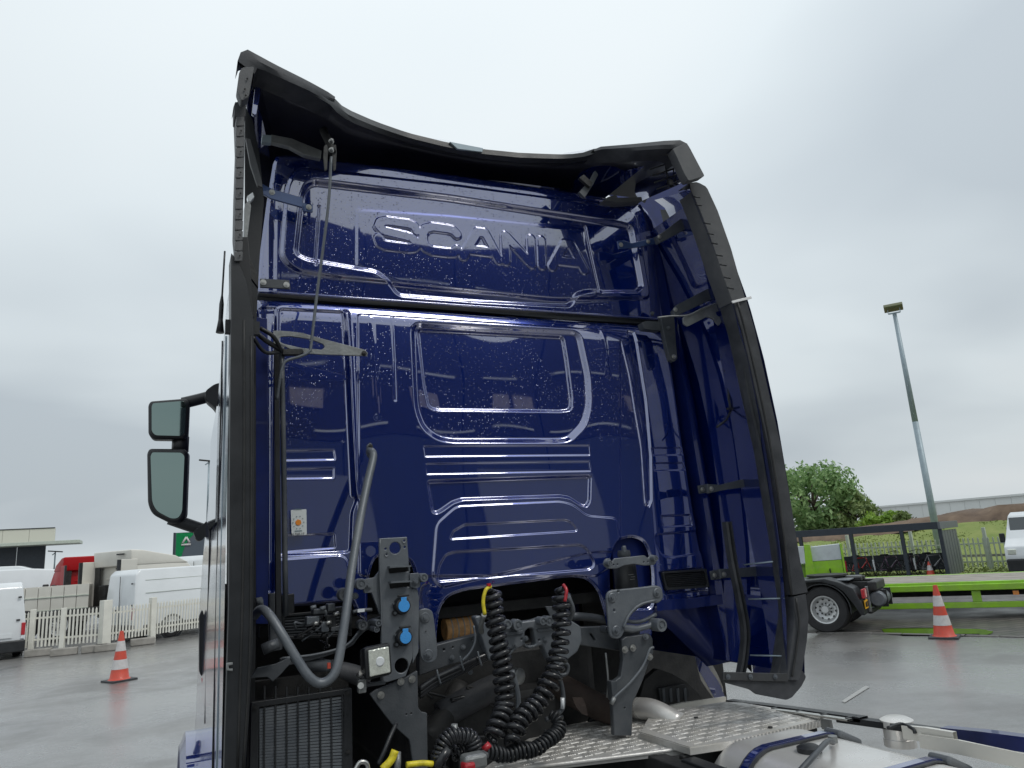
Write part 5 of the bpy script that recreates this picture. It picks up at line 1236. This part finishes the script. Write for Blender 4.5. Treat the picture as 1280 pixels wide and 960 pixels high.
def pivot(x,y,Y,r,parent=T,l=.05,m=CAST):
    return lathe('pivot_bush',[(0,-l*.5),(r*.30,-l*.5),(r*.35,-l*.42),(r*.6,-l*.42),(r*.65,-l*.5),(r*.92,-l*.5),(r,-l*.42),(r,l*.5),(0,l*.5)],P(x,y,Y),(0,1,0),m,parent,24)
pivot(450,730,YB,.022); bolt(461,732,YB-.01,T,.009,CAST); plate('pivot_lug',[(452,725),(466,722),(467,740),(456,742)],YB-.008,.02,CAST,T,rnd=.006)
pivot(528,722,YB,.018); bolt(519,727,YB-.012,T,.009,CAST); plate('pivot_lug',[(512,717),(524,716),(526,733),(520,736),(513,734)],YB-.008,.02,CAST,T,rnd=.006)
pivot(430,743,3.02,.026,m=CAST2); bolt(444,745,3.0,T,.009,CAST)
def socket(x,y):
    c=P(x,y,YB-.004)
    h=lathe('power_socket',[(0,-.030),(.024,-.030),(.030,-.026),(.034,-.004),(.036,.0)],c,(0,1,0),BLK,stand,24)
    box('socket_hinge',c+Vector((.0,-.028,.040)),(.046,.016,.008),BLK,h,bev=.002)
    o=[]
    rr=.0235
    for k in range(19):
        a=math.radians(lerp(118,422,k/18)); o.append((c.x+rr*math.cos(a),c.z+rr*math.sin(a)))
    o+= [(c.x+.0115,c.z+.034),(c.x-.0115,c.z+.034)]
    me=plate_mesh(o,[],.006,.001); l=link('socket_cap',me,BLUECAP,h); 
    n=len(me.vertices); co=np.empty(n*3); me.vertices.foreach_get('co',co); co=co.reshape(-1,3); co[:,1]+=c.y-.037; me.vertices.foreach_set('co',co.ravel()); me.update()
    lathe('flange_ear',[(0,-.006),(.012,-.006),(.012,0)],c+Vector((-.03,0,-.026)),(0,1,0),BLK,h,12); bolt_c=c
    b2=bmesh.new(); cyl_bm(b2,c+Vector((-.03,-.006,-.026)),c+Vector((-.03,-.012,-.026)),.006,6); cyl_bm(b2,c+Vector((.032,-.001,.02)),c+Vector((.032,-.008,.02)),.005,6); cyl_bm(b2,c+Vector((-.034,-.001,.012)),c+Vector((-.034,-.008,.012)),.005,6); link('screws',b2,CAST,h)
socket(502,757); socket(504,796)
# link plate to the right of the stand
lk=plate('link_plate',[(523,762),(534,760),(541,764),(543,775),(547,810),(547,822),(541,829),(532,829),(526,822),(524,800)],YB+.03,.014,CAST,T,rnd=.02,bev=.004)
for x,y in ((531,772),(535,818)): 
    lathe('bolt_boss',[(.019,-.001),(.021,-.004),(.018,-.007),(.010,-.006),(0,-.006)],P(x,y,YB+.03),(0,1,0),CAST,lk,20); bolt(x,y,YB+.022,lk,.009,CAST)
bolt(532,789,YB+.029,lk,.003,DARK,'rivet',.001,False)
# lower dark plate carrying the stand
plate('stand_foot',[(462,868),(470,862),(505,848),(522,838),(523,885),(527,890),(534,891),(535,965),(518,965),(512,925),(490,905),(482,895)],YB+.02,.016,CAST2,T,[(508,893,.0025),(514,892,.0025)],rnd=.006,bev=.003)
for x,y in ((476,869),(515,849),(501,852)): bolt(x,y,YB+.018,T,.010)
# work lamp
wl=P(470,826,2.86)
lampR=Matrix.Rotation(.18,3,'Z')@Matrix.Rotation(-.05,3,'Y')
lb=bmesh.new(); bx(lb,(0,0,0),(.112,.05,.118),bev=.014); 
for v in lb.verts:
    if v.co.y>.0: v.co.x*=.8; v.co.z*=.8; v.co.y+=.03
    v.co=lampR@v.co+wl
wk=link('work_lamp',lb,BLK,T); smooth_angle(wk)
box('lamp_glass',wl+lampR@Vector((0,-.028,0)),(.084,.010,.094),LENS,wk,rot=lampR,bev=.004)
lathe('reflector',[(0,-.004),(.014,-.004),(.018,0)],wl+lampR@Vector((0,-.034,.0)),(0,1,0),WHITE,wk,16)
box('lamp_bracket',P(452,857,2.88),(.03,.03,.05),SILVB,wk,bev=.004); cyl('lamp_screw',P(451,857,2.86),P(451,857,2.84),.012,SILV,wk,8); box('lamp_bracket',P(465,855,2.9),(.10,.02,.014),CAST2,wk,bev=.003)
cyl('lamp_screw',P(448,845,2.87),P(452,840,2.85),.010,SILV,wk,8)
tube('rubber_duct',[P(412,836,3.05),P(440,842,3.03),P(462,850,3.02)],.036,RUB,T,seg=16)
tube('rubber_duct',[P(380,828,3.10),P(400,832,3.08),P(416,836,3.05)],.030,CAST2,T,seg=16)
box('orange_clip',P(411,832,2.98),(.012,.012,.02),ORANGE,T)
# crossmember left: pressed arm
plate('support_arm',[(350,823),(395,818),(430,808),(440,800),(448,789),(462,775),(476,770),(476,785),(458,788),(450,795),(442,806),(432,812),(404,822),(352,834)],3.05,.02,CAST2,T,rnd=.004,bev=.003)
pivot(452,781,3.03,.020,m=CAST2); pivot(470,778,3.0,.014,l=.09); pivot(468,786,3.0,.012,l=.08)
tube('flange_lip',[P(352,823,3.04),P(395,818,3.04),P(432,807,3.04),P(449,789,3.04)],.005,CAST,T)
plate('hanger_plate',[(312,848),(322,835),(345,830),(362,822),(364,828),(352,842),(341,852),(334,846)],2.95,.015,CAST2,T,rnd=.004)
tube('bump_stop',[P(328,812,2.9),P(348,804,2.9)],.020,CAST2,T,n=0,seg=12)
# wiring & pneumatic valve cluster left
random.seed(11)
for i in range(14):
    x=random.uniform(380,445); y=random.uniform(760,800)
    tube('cable',[P(x,y,3.10),P(x+random.uniform(-14,14),y+random.uniform(-6,10),3.06),P(x+random.uniform(-20,16),y+random.uniform(4,26),3.08)],random.uniform(.003,.006),BLKG if i%3 else CAST,T)
for x,y,w_,h_ in ((398,764,.05,.02),(413,759,.03,.03),(390,775,.05,.03),(413,776,.04,.05),(425,763,.05,.03),(405,783,.03,.04),(432,775,.04,.03),(420,785,.05,.02)):
    box('valve_block',P(x,y,3.08),(w_,.05,h_),random.choice([CAST2,BLK,CAST]),T,bev=.004)
for x,y in ((392,760),(404,761),(411,779),(395,780),(430,769),(421,768)): cyl('hose_fitting',P(x-4,y,3.04),P(x+3,y-1.5,3.04),.008,SILV if x%2 else CAST,T,8)
tube('white_tag_cable',[P(441,765,2.98),P(450,763,2.98),P(465,762,2.98)],.007,CAST2,T); box('cable_tag',P(451,763,2.97),(.028,.012,.012),WHITE,T)
# equipment cabinet between wall bottom and radiator
plate('side_box',[(336,742),(352,741),(353,812),(338,815)],3.12,.05,CAST2,T,rnd=.004); plate('side_box',[(352,744),(368,742),(368,766),(353,768)],3.1,.03,BLK,T,rnd=.002)
# black guard grille lower left
gp=[(316,880),(430,862),(442,862),(441,968),(315,972)]
fr=plate('radiator_guard',[(314,878),(440,860),(441,970),(312,974)],2.96,.03,BLK,T,[[(324,884),(430,868),(430,966),(323,968)]],rnd=.005)
bm=bmesh.new()
for i in range(24):
    t=(i+.5)/24; a=P(324,lerp(885,972,t),2.975); b=P(431,lerp(869,968,t),2.975); c=(a+b)/2; d=b-a; bx(bm,c,(d.length,.016,.0085),Matrix.Rotation(-math.atan2(d.z,d.x),3,'Y'))
link('guard_slats',bm,CAST,fr,kind='stuff')
for i in range(8):
    x=lerp(330,428,i/7); box('guard_bar',(P(x,925,2.97).x,2.968,(P(x,880,2.97).z+P(x,968,2.97).z)/2),(.006,.012,.36),BLK,fr)
box('radiator_core',(P(377,920,3.0).x,3.03,P(377,920,3.0).z),(.36,.04,.42),mat('radiator_core',(.012,.012,.012),.6,.3,bump=.6,bscale=400),fr)
for x,y in ((434,867),(435,940),(319,885)): bolt(x,y,2.957,fr,.006,DARK,'screw',.003)
# amber air filter seen through the arch
c0=P(576,784,3.45); lathe('air_filter',[(0,-.085),(.050,-.085),(.055,-.075),(.055,.075),(.05,.085),(0,.085)],c0,(1,0,.03),AMBER,T,24)
bm=bmesh.new()
for k in range(5): lathe_bm(bm,[(.0555,-.003),(.0575,-.003),(.0575,.003),(.0555,.003)],c0+Vector((-.06+.03*k,0,0)),(1,0,.03),20)
link('filter_bands',bm,CONC,T)
# frame crossmember with central casting
plate('crossmember',[(524,812),(560,802),(600,792),(606,790),(606,820),(560,832),(524,845)],3.10,.05,CAST2,T,[(555,812,.004),(566,809,.003),(590,800,.003)],rnd=.003,bev=.004)
for x,y in ((579,809),(565,822),(588,840)): bolt(x,y,3.095,T,.008,CAST)
cast=plate('centre_casting',[(593,771),(601,769),(606,778),(626,784),(634,779),(645,778),(668,775),(676,772),(684,771),(700,770),(712,774),(726,783),(728,800),(722,815),(700,832),(686,826),(678,806),(662,812),(656,806),(645,812),(630,828),(612,826),(603,800)],3.02,.05,CAST,T,
   [[(656,790),(661,785),(667,786),(670,806),(657,807)],(622,801,.004),(652,799,.003),(673,788,.004),(674,800,.003),(640,812,.003),(692,796,.004)],rnd=.010,bev=.006)
for x,y,r in ((632,780,.020),(645,781,.024),(676,776,.018),(684,776,.022)): pivot(x,y,3.0,r,cast,.05)
for x,y in ((644,806),(682,800),(657,798)): bolt(x,y,3.015,cast,.008,CAST)
plate('casting_rib',[(632,791),(654,788),(654,792),(632,795)],3.012,.01,CAST,cast,rnd=.002); plate('casting_rib',[(672,787),(700,783),(700,787),(673,790)],3.012,.01,CAST,cast,rnd=.002)
plate('crossmember',[(706,784),(764,783),(800,786),(802,818),(764,812),(708,804)],3.08,.05,CAST2,T,[[(713,790),(716,790),(721,798),(719,799)],[(737,792),(740,792),(745,800),(743,801)]],rnd=.003,bev=.004)
plate('latch_tab',[(682,758),(692,758),(700,775),(694,782)],2.98,.01,CAST2,T,rnd=.003)
tube('cab_rail',[P(712,770,3.15),P(740,772,3.2),P(760,776,3.25)],.02,CAST2,T,n=3)
# right cab support: damper, brackets, roller
dm=lathe('air_spring',[(0,-.07),(.052,-.07),(.056,-.06),(.057,.0),(.058,.065),(.055,.08),(0,.08)],P(782,722,3.12),(0,0,-1),BLK,T,32)
bm=bmesh.new()
for k,(dx,w_) in enumerate(((-.008,.03),(.004,.022),(.0,.026))): bx(bm,P(782,718+k*3,3.12)+Vector((dx,-.0585,0)),(w_,.002,.0016))
link('print_marks',bm,SILV,dm)
cyl('damper_rod',P(781,700,3.14),P(780,682,3.14),.008,CAST,T,10); lathe('damper_top',[(0,-.012),(.03,-.012),(.034,.0),(.03,.02),(0,.02)],P(780,693,3.14),(0,0,1),CAST2,T,20)
box('rod_eye',P(780,687,3.12),(.02,.02,.03),CAST,T,bev=.004)
box('recess_back',P(788,705,3.26),(.22,.02,.34),PAINTD,T)
ub=plate('damper_clamp',[(755,702),(758,698),(763,698),(765,703),(768,698),(806,694),(810,698),(814,693),(819,694),(822,699),(819,706),(806,707),(792,705),(780,707),(771,711),(760,711),(755,707)],3.02,.012,CAST,T,[(767,706,.0035),(772,705.5,.0035),(805,702.5,.0035),(810,702,.0035)],rnd=.008,bev=.003)
pivot(760,704,3.01,.014,ub,.04); pivot(817,698,3.01,.014,ub,.04)
br=plate('support_bracket',[(758,746),(760,740),(765,737.5),(800,734),(820,731.5),(827,734),(829,741),(829,749),(824,754),(810,754),(799,760),(789,769),(782,781),(780,792),(776,798),(769,799),(763,796),(761,788),(760,770)],2.96,.016,CAST,T,[(768,763,.004),(773,739,.003)],rnd=.014,bev=.006)
for x,y in ((765,747),(821,741),(770,788)): 
    lathe('bolt_boss',[(.020,.0),(.022,-.005),(.018,-.008),(.011,-.007),(0,-.007)],P(x,y,2.96),(0,1,0),CAST,br,20); bolt(x,y,2.952,br,.009,CAST)
tube('bracket_rib',[P(820,750,2.955),P(800,756,2.955),P(787,768,2.955),P(779,785,2.955)],.006,CAST,br)
tube('lever_arm',[P(776,784,3.0),P(795,786,3.0),P(818,780,3.0)],[.018]*5+[.014]*6,CAST,T,seg=12)
tube('lever_arm',[P(780,776,3.02),P(800,777,3.02),P(820,768,3.02)],.009,CAST,T)
pivot(822,781,2.98,.030,T,.07); pivot(757,787,3.02,.018,T,.05,CAST2)
leg=plate('support_leg',[(777,800),(782,796),(812,792),(816,798),(817,816),(812,826),(804,850),(797,866),(791,878),(790,920),(768,920),(766,880),(764,855),(770,850),(776,846),(779,825)],3.0,.03,CAST2,T,[(781,885,.003)],rnd=.006,bev=.004)
plate('leg_web',[(764,852),(772,851),(772,878),(766,876)],2.985,.04,CAST2,leg,rnd=.003)
for x,y in ((781,812),(791,810),(812,821)): bolt(x,y,2.995,leg,.011)
bolt(807,796,2.99,leg,.010,CAST)
tube('brake_cable',[P(x,y,2.96) for x,y in [(764,876),(772,868),(785,856),(797,842),(806,828),(812,812),(817,809)]],.0055,CAST,T)
tube('cable_end',[P(764,880,2.96),P(768,872,2.96)],.010,SILVB,T,n=0)
tube('cable',[P(757,816,3.05),P(760,850,3.05),P(759,872,3.05)],.005,SILVB,T)
# ================================================================= the dark space below: engine tunnel, exhaust, hoses
box('engine_tunnel',(1.5,4.2,1.25),(1.0,1.6,.6),DARK,T,bev=.05)
box('gearbox_shroud',(1.46,3.55,1.15),(.55,.5,.4),DARK,T,bev=.04)
box('firewall',(1.46,4.9,1.0),(2.3,.05,1.8),DARK,T)
for x in (1.06,1.88): box('frame_rail',(x,0.6,.98),(.08,8.2,.27),DARK,T,bev=.006)
tube('exhaust_pipe',[P(686,850,3.35),P(715,866,3.3),P(750,884,3.25),P(775,892,3.3)],.062,RUST,T,seg=20)
tube('silver_pipe',[P(795,885,3.25),P(818,888,3.15),P(850,905,3.05)],.05,TANK,T,seg=18)
plate('exhaust_bracket',[(715,872),(728,872),(732,880),(735,895),(728,893),(720,884)],3.08,.006,RUST,T,rnd=.004)
tube('intake_hose',[P(550,895,3.3),P(600,868,3.3),P(640,850,3.35)],.06,RUB,T,seg=16)
tube('intake_hose',[P(530,925,3.2),P(560,890,3.3),P(575,860,3.4)],.05,DARK,T,seg=16)
for i,(yo,r) in enumerate(((0,.014),(5,.012),(9,.010))):
    tube('frame_hose',[P(524,862+yo,3.04),P(545,848+yo,3.04),P(575,834+yo*.9,3.04),P(600,822+yo*.7,3.04),P(625,812+yo*.5,3.05)],r,BLKG,T)
for x,y in ((548,845),(577,828),(599,822)): tube('cable_tie',[P(x-2,y-8,3.02),P(x,y,3.015),P(x+3,y+10,3.02)],.004,CAST,T)
tube('hose',[P(592,782,3.0),P(594,800,3.0),P(588,815,3.0),P(578,826,3.0)],.005,CAST,T)
c=P(646,845,3.15); lathe('breather_cap',[(0,-.03),(.02,-.03),(.035,-.02),(.036,.02),(0,.02)],c,(-.4,1,0),SILVB,T,20)
random.seed(5)
for i in range(26):
    x=random.uniform(540,760); y=random.uniform(838,925); Yd=random.uniform(3.2,3.6)
    tube('hose',[P(x,y,Yd),P(x+random.uniform(-30,30),y+random.uniform(-10,14),Yd),P(x+random.uniform(-50,50),y+random.uniform(-12,26),Yd)],random.uniform(.005,.012),random.choice([DARK,BLK,BLK,BLKG]),T)
for i in range(14):
    x=random.uniform(550,770); y=random.uniform(840,930); box('engine_part',P(x,y,3.6),(random.uniform(.05,.16),.1,random.uniform(.04,.12)),DARK,T,bev=.01)
# ================================================================= coiled lines (parts of the truck)
def coil(pxs,R_,wr,turns,m,name,label=None,parent=T):
    pts=spline([P(*p) for p in pxs],14); L_=[0]
    for a,b in zip(pts,pts[1:]): L_.append(L_[-1]+(b-a).length)
    n=int(turns*14); cen=[]
    for i in range(n+1):
        s=L_[-1]*i/n; j=0
        while j<len(L_)-2 and L_[j+1]<s: j+=1
        t=(s-L_[j])/max(1e-9,L_[j+1]-L_[j]); cen.append(pts[j].lerp(pts[j+1],t))
    fr=frames(cen); out=[]
    for i,(c,(t,u,v)) in enumerate(zip(cen,fr)):
        a=2*PI*turns*i/n; f=min(1,i/14,(n-i)/14); r=R_*(.35+.65*f)*(1+.07*math.sin(i*.13)+.06*math.sin(i*.047+1)); c=c+Vector((.004*math.sin(i*.031),.003*math.sin(i*.023+2),.004*math.sin(i*.057)))
        out.append(c+(u*math.cos(a)+v*math.sin(a))*r)
    bm=bmesh.new(); tube_bm(bm,out,wr,8); return link(name,bm,m,parent,label=label)
coil([(614,736,2.84),(617,765,2.84),(622,800,2.82),(630,840,2.80),(631,880,2.78),(622,905,2.74),(612,928,2.72)],.032,.0118,19,BLKG,'coiled_air_line',label='left coiled black line with a yellow end sleeve')
coil([(702,736,2.84),(701,775,2.84),(698,815,2.82),(690,850,2.80),(672,878,2.78),(650,900,2.74),(636,930,2.70)],.032,.0118,19.5,BLKG,'coiled_air_line',label='right coiled black line with a red end sleeve')
coil([(546,968,2.62),(548,940,2.62),(558,925,2.62),(573,918,2.62),(588,922,2.62),(594,940,2.62)],.022,.0075,20,BLKG,'coiled_cable',label='small glossy coiled cable arched above the connector')
coil([(600,940,2.70),(630,942,2.72),(665,936,2.74),(690,922,2.78),(700,905,2.82),(690,893,2.86)],.024,.007,26,BLK,'corrugated_conduit')
coil([(566,945,2.68),(580,938,2.68),(590,950,2.68)],.028,.009,5,BLKG,'coiled_cable')
for pts,m_ in (([(606,768,2.80),(604,752,2.80),(607,738,2.80),(613,733,2.82)],YEL),([(706,752,2.80),(708,738,2.80),(704,731,2.82)],RED)):
    tube('end_sleeve',[P(*p) for p in pts],.0075,m_,T,seg=10)
tube('hose_end',[P(605,768,2.8),P(601,782,2.85),P(602,790,2.9)],.011,SILVB,T); tube('hose_end',[P(710,745,2.8),P(716,762,2.85),P(712,775,2.95)],.011,CAST,T)
box('hose_cap',P(611,731,2.81),(.014,.014,.012),RED,T)
tube('hose',[P(x,y,2.86) for x,y in [(690,838),(700,850),(704,870),(703,885),(696,893),(682,900)]],.010,CAST2,T); tube('cable_tag',[P(703,872,2.85),P(703,886,2.85)],.009,WHITE,T,n=0)
tube('hose',[P(x,y,2.95) for x,y in [(640,838),(645,855),(648,875),(646,900),(642,925)]],.011,CAST,T)
tube('hose',[P(x,y,2.9) for x,y in [(704,828),(710,832),(708,842),(699,843),(697,833),(704,829)]],.008,CAST2,T)
tube('red_sleeve',[P(604,938,2.68),P(612,930,2.68)],.012,RED,T,n=0)
cn=box('trailer_connector',P(592,951,2.56),(.085,.06,.05),SILVB,T,bev=.012); box('connector_flap',P(585,958,2.54),(.04,.05,.03),RED,cn,bev=.008); box('connector_collar',P(600,944,2.56),(.05,.05,.02),GRYT,cn,bev=.006)
cyl('coupling_stem',P(568,905,2.62),P(568,928,2.62),.012,SILVB,T,10)
ye=tube('yellow_handle',[P(478,962,2.6),P(489,950,2.6),P(494,938,2.6)],.014,YEL,T); tube('yellow_handle',[P(508,956,2.6),P(528,954,2.6),P(541,955,2.6)],.010,YEL,T)
tube('coupling_stem',[P(497,962,2.6),P(497,940,2.62)],.012,SILVB,T,n=0); tube('curved_pipe',[P(444,962,2.6),P(450,953,2.6),P(458,954,2.6),P(461,965,2.6)],.008,SILV,T)
tube('hose',[P(473,955,2.7),P(480,940,2.7),P(488,920,2.72),P(495,905,2.75)],.008,BLK,T); tube('hose',[P(545,960,2.6),P(560,935,2.6)],.02,BLKG,T,n=0)
# ================================================================= tread plates
ZP=1.13
def tread_plate(pxs,z,thick,parent,tile=.052,seed=0,label=None,lip=True):
    pts=[PZ(x,y,z) for x,y in pxs]; bm=bmesh.new(); top=[bm.verts.new(p) for p in pts]; bot=[bm.verts.new(p-Vector((0,0,thick))) for p in pts]
    bm.faces.new(top); bm.faces.new(bot[::-1]); n=len(pts)
    for i in range(n): bm.faces.new((top[i],top[(i+1)%n],bot[(i+1)%n],bot[i]))
    bmesh.ops.recalc_face_normals(bm,faces=bm.faces[:])
    bmesh.ops.bevel(bm,geom=[e for e in bm.edges if abs(e.verts[0].co.z-e.verts[1].co.z)<1e-6 and e.verts[0].co.z>z-.001],offset=.004,segments=2,affect='EDGES')
    o=smooth_angle(link('tread_plate',bm,ALU,parent,label=label),50)
    A=np.array([(p.x,p.y) for p in pts]); x0,y0=A.min(0); x1,y1=A.max(0); V=[];F=[]
    nx=int((x1-x0)/tile)+1; ny=int((y1-y0)/tile)+1; C=[]
    for i in range(nx):
        for j in range(ny): C.append((x0+(i+.5)*tile,y0+(j+.5)*tile,(i+j)%2))
    C=np.array(C); d=sdf_poly(C[:,0],C[:,1],A)
    for (cx,cy,k),dd_ in zip(C,d):
        if dd_<tile*.62: continue
        for b in range(4):
            off=(b-1.5)*tile*.20; l=tile*.42; w_=tile*.055; hgt=.0022
            if k: q=[(cx+off-w_,cy-l),(cx+off+w_,cy-l),(cx+off+w_,cy+l),(cx+off-w_,cy+l)]
            else: q=[(cx-l,cy+off-w_),(cx+l,cy+off-w_),(cx+l,cy+off+w_),(cx-l,cy+off+w_)]
            j=len(V); V+=[(a,b_,z) for a,b_ in q]+[(cx+(a-cx)*.93,cy+(b_-cy)*.93,z+hgt) for a,b_ in q]
            F+=[(j+4,j+5,j+6,j+7)]+[(j+t,j+(t+1)%4,j+4+(t+1)%4,j+4+t) for t in range(4)]
    raw_mesh('tread_ridges',V,F,ALU,o,kind='stuff')
    return o
tread_plate([(815,888),(860,884),(905,877),(928,878),(1028,895),(1024,900),(916,926),(862,934),(800,915)],ZP+.03,.03,T,seed=1,label='right tread plate panel beside the tank')
tread_plate([(694,903),(740,895),(808,883),(862,934),(615,962),(615,985),(560,990),(640,935)],ZP,.025,T,seed=2,label='left tread plate panel behind the hoses')
tread_plate([(918,873),(1000,883),(1028,892),(905,878)],ZP,.02,T,label='narrow tread strip along the side rail') if False else None
# serrated folded edge of the right plate
a=PZ(916,927,ZP+.03); b=PZ(1024,901,ZP+.03); bm=bmesh.new(); nT=24
d=(b-a).normalized(); 
for i in range(nT):
    c=a.lerp(b,(i+.5)/nT)+Vector((0,-.004,-.010)); bx(bm,c,(.006,.012,.026),Matrix.Rotation(math.atan2(d.y,d.x),3,'Z')@Matrix.Rotation(.35,3,'Y'))
link('edge_teeth',bm,ALU,T,kind='stuff')
tube('plate_edge_roll',[PZ(860,935,ZP-.005),PZ(760,948,ZP-.005),PZ(640,962,ZP-.005)],.009,ALU,T)
for x,y in ((1005,893),(963,910),(870,898)): 
    c=PZ(x,y,ZP+.031); cyl('plate_screw',c,c+Vector((0,0,.006)),.010,DARK,T,8)
# front edge: cream panel + inner wing liner on the right
plate('wing_liner',[(800,872),(806,850),(822,836),(840,842),(858,852),(872,865),(886,882),(830,892),(812,896)],3.55,.04,DARK,T,rnd=.01)
plate('liner_window',[(823,860),(856,855),(862,862),(862,872),(826,880)],3.53,.02,BLK,T,rnd=.012)
for s in range(4): plate('liner_rib',[(828+s*9,861),(831+s*9,860),(832+s*9,877),(829+s*9,878)],3.525,.01,CAST2,T)
wa=[(856,788),(868,800),(874,808),(882,815),(890,830),(898,845),(904,860),(904,872)]; wb=[(855,790),(865,806),(870,820),(872,835),(876,850),(884,862),(896,878),(904,880)]
ribbon('wing_edge',wa,wb,3.55,3.60,CREAM,16,thick=.006)
ribbon('wing_paint',[(868,808),(874,815),(888,838),(898,852),(908,876)],[(869,822),(873,838),(878,846),(885,858),(896,878)],3.50,3.52,PAINT,12,thick=.006)
box('wheel_well_back',P(820,830,3.95),(1.0,.04,1.1),DARK,T)
strip('liner_foot',[(805,893),(850,882),(905,874)],3.45,.03,.02,CREAM)
# ================================================================= side rail on the right, tank
def lrail(name,pxs,X,w,h,m,**k):
    pts=[PX(x,y,X) for x,y in pxs]; rows=[[p+Vector((-w/2,0,h/2)),p+Vector((w/2,0,h/2)),p+Vector((w/2,0,-h/2)),p+Vector((-w/2,0,-h/2)),p+Vector((-w/2,0,h/2))] for p in pts]
    return grid_surface(name,rows,m,T,smooth=False,**k)
lrail('side_rail',[(912,877),(985,886),(1080,899)],2.72,.05,.02,BLK)
lrail('chrome_strip',[(940,884),(1000,891),(1062,900)],2.66,.03,.008,SILV)
for i in range(5):
    c=PX(940+i*31,882+i*4,2.69); box('rail_clip',c,(.06,.012,.016),BLK,T)
lrail('side_skirt',[(1050,898),(1110,906),(1181,916)],2.72,.05,.025,BLK); lrail('side_skirt',[(1182,917),(1230,922),(1290,930)],2.72,.05,.05,PAINTD)
lrail('skirt_bracket_panel',[(1130,915),(1160,918),(1195,924)],2.64,.02,.05,CREAM)
lrail('inner_skirt',[(1150,926),(1200,934),(1300,956)],2.62,.01,.05,CREAM)
# D-shaped tank running fore and aft
tb_=[]; prof=[]
XL,XR,ZT=1.98,2.62,1.15; rr=.17
for k in range(9): a=PI-k*PI/2/8; prof.append((XL+rr+rr*math.cos(a),ZT-rr+rr*math.sin(a)))
prof.insert(0,(XL,.45))
for k in range(9): a=PI/2-k*PI/2/8; prof.append((XR-rr+rr*math.cos(a),ZT-rr+rr*math.sin(a)))
prof.append((XR,.45))
# gentle crown on top
prof=[(x,z+.02*(1-((x-(XL+XR)/2)/((XR-XL)/2))**2)) for x,z in prof]
bm=bmesh.new(); ys=[2.74,2.70,1.2]; 
def ringy(y,sc): return [bm.verts.new((lerp((XL+XR)/2,x,sc),y,lerp(.75,z,sc))) for x,z in prof]
R3=[ringy(2.60,.9),ringy(2.595,.96),ringy(2.57,.99),ringy(2.54,1),ringy(2.3,1),ringy(2.24,1),ringy(1.3,1),ringy(1.25,.95)]
for a_,b_ in zip(R3,R3[1:]):
    for i in range(len(a_)-1): bm.faces.new((a_[i],a_[i+1],b_[i+1],b_[i]))
bm.faces.new(R3[0]); bm.faces.new(R3[-1][::-1]); bmesh.ops.recalc_face_normals(bm,faces=bm.faces[:])
tank=smooth_angle(link('fuel_tank',bm,TANK,T),50)
def strap(y,wd):
    for (w_,off,m_) in ((wd,.010,RUB),(wd*.55,.016,PAINT)):
        rows=[]
        for x,z in prof:
            n_=Vector((x-(XL+XR)/2,0,(z-.8))).normalized(); rows.append([Vector((x,y-w_/2,z))+n_*off,Vector((x,y+w_/2,z))+n_*off])
        grid_surface('tank_strap',rows,m_,tank,thick=.006)
strap(2.40,.06); strap(1.93,.06)
lathe('filler_neck',[(.062,0),(.062,.03),(.058,.032),(.058,.07),(.064,.075),(.064,.10),(.045,.11),(0,.11)],PZ(1126,932,1.10),(0,0,1),TANK,tank,28)
tube('filler_lever',[PZ(1110,910,1.215),PZ(1126,905,1.22),PZ(1141,911,1.215),PZ(1144,917,1.20)],.007,BLK,tank)
for c in (Vector((2.56,2.40,1.145)),Vector((2.56,1.93,1.145))):
    sx=1000 if c.y>2.2 else 1200; box('strap_buckle',c,(.13,.09,.03),mat('buckle_grey',(.12,.13,.14),.5) if sx<1100 else MAT['buckle_grey'],tank,rot=Matrix.Rotation(.45,3,'Y'),bev=.012)
lathe('sender_unit',[(.045,0),(.045,.018),(.03,.026),(0,.026)],PZ(1012,940,1.165),(0,0,1),BLK,tank,20)
tube('sender_cable',[PZ(998,966,1.19),PZ(1018,944,1.22),PZ(1034,927,1.22),PZ(1041,928,1.18)],.010,CAST2,tank)
lathe('sender_cap',[(.018,0),(.018,.03),(0,.03)],PZ(1042,930,1.16),(0,0,1),SILVB,tank,16)
box('tank_rail',(1.93,1.75,1.10),(.07,1.75,.05),BLK,T,bev=.006)
box('side_tray',(2.665,1.95,1.03),(.09,2.0,.05),CREAM,T,bev=.006); box('tank_bracket',(2.3,2.66,1.0),(.75,.03,.25),DARK,T,bev=.004)
tube('air_line',[PZ(880,960,1.02),PZ(905,942,1.04),PZ(930,955,1.02)],.016,BLKG,T); tube('air_line',[PZ(840,962,.98),PZ(870,945,1.0),PZ(895,965,.98)],.014,BLKG,T)
plate('hanger_plate',[(1020,898),(1040,900),(1042,912),(1030,912)],2.62,.01,SILVB,T)
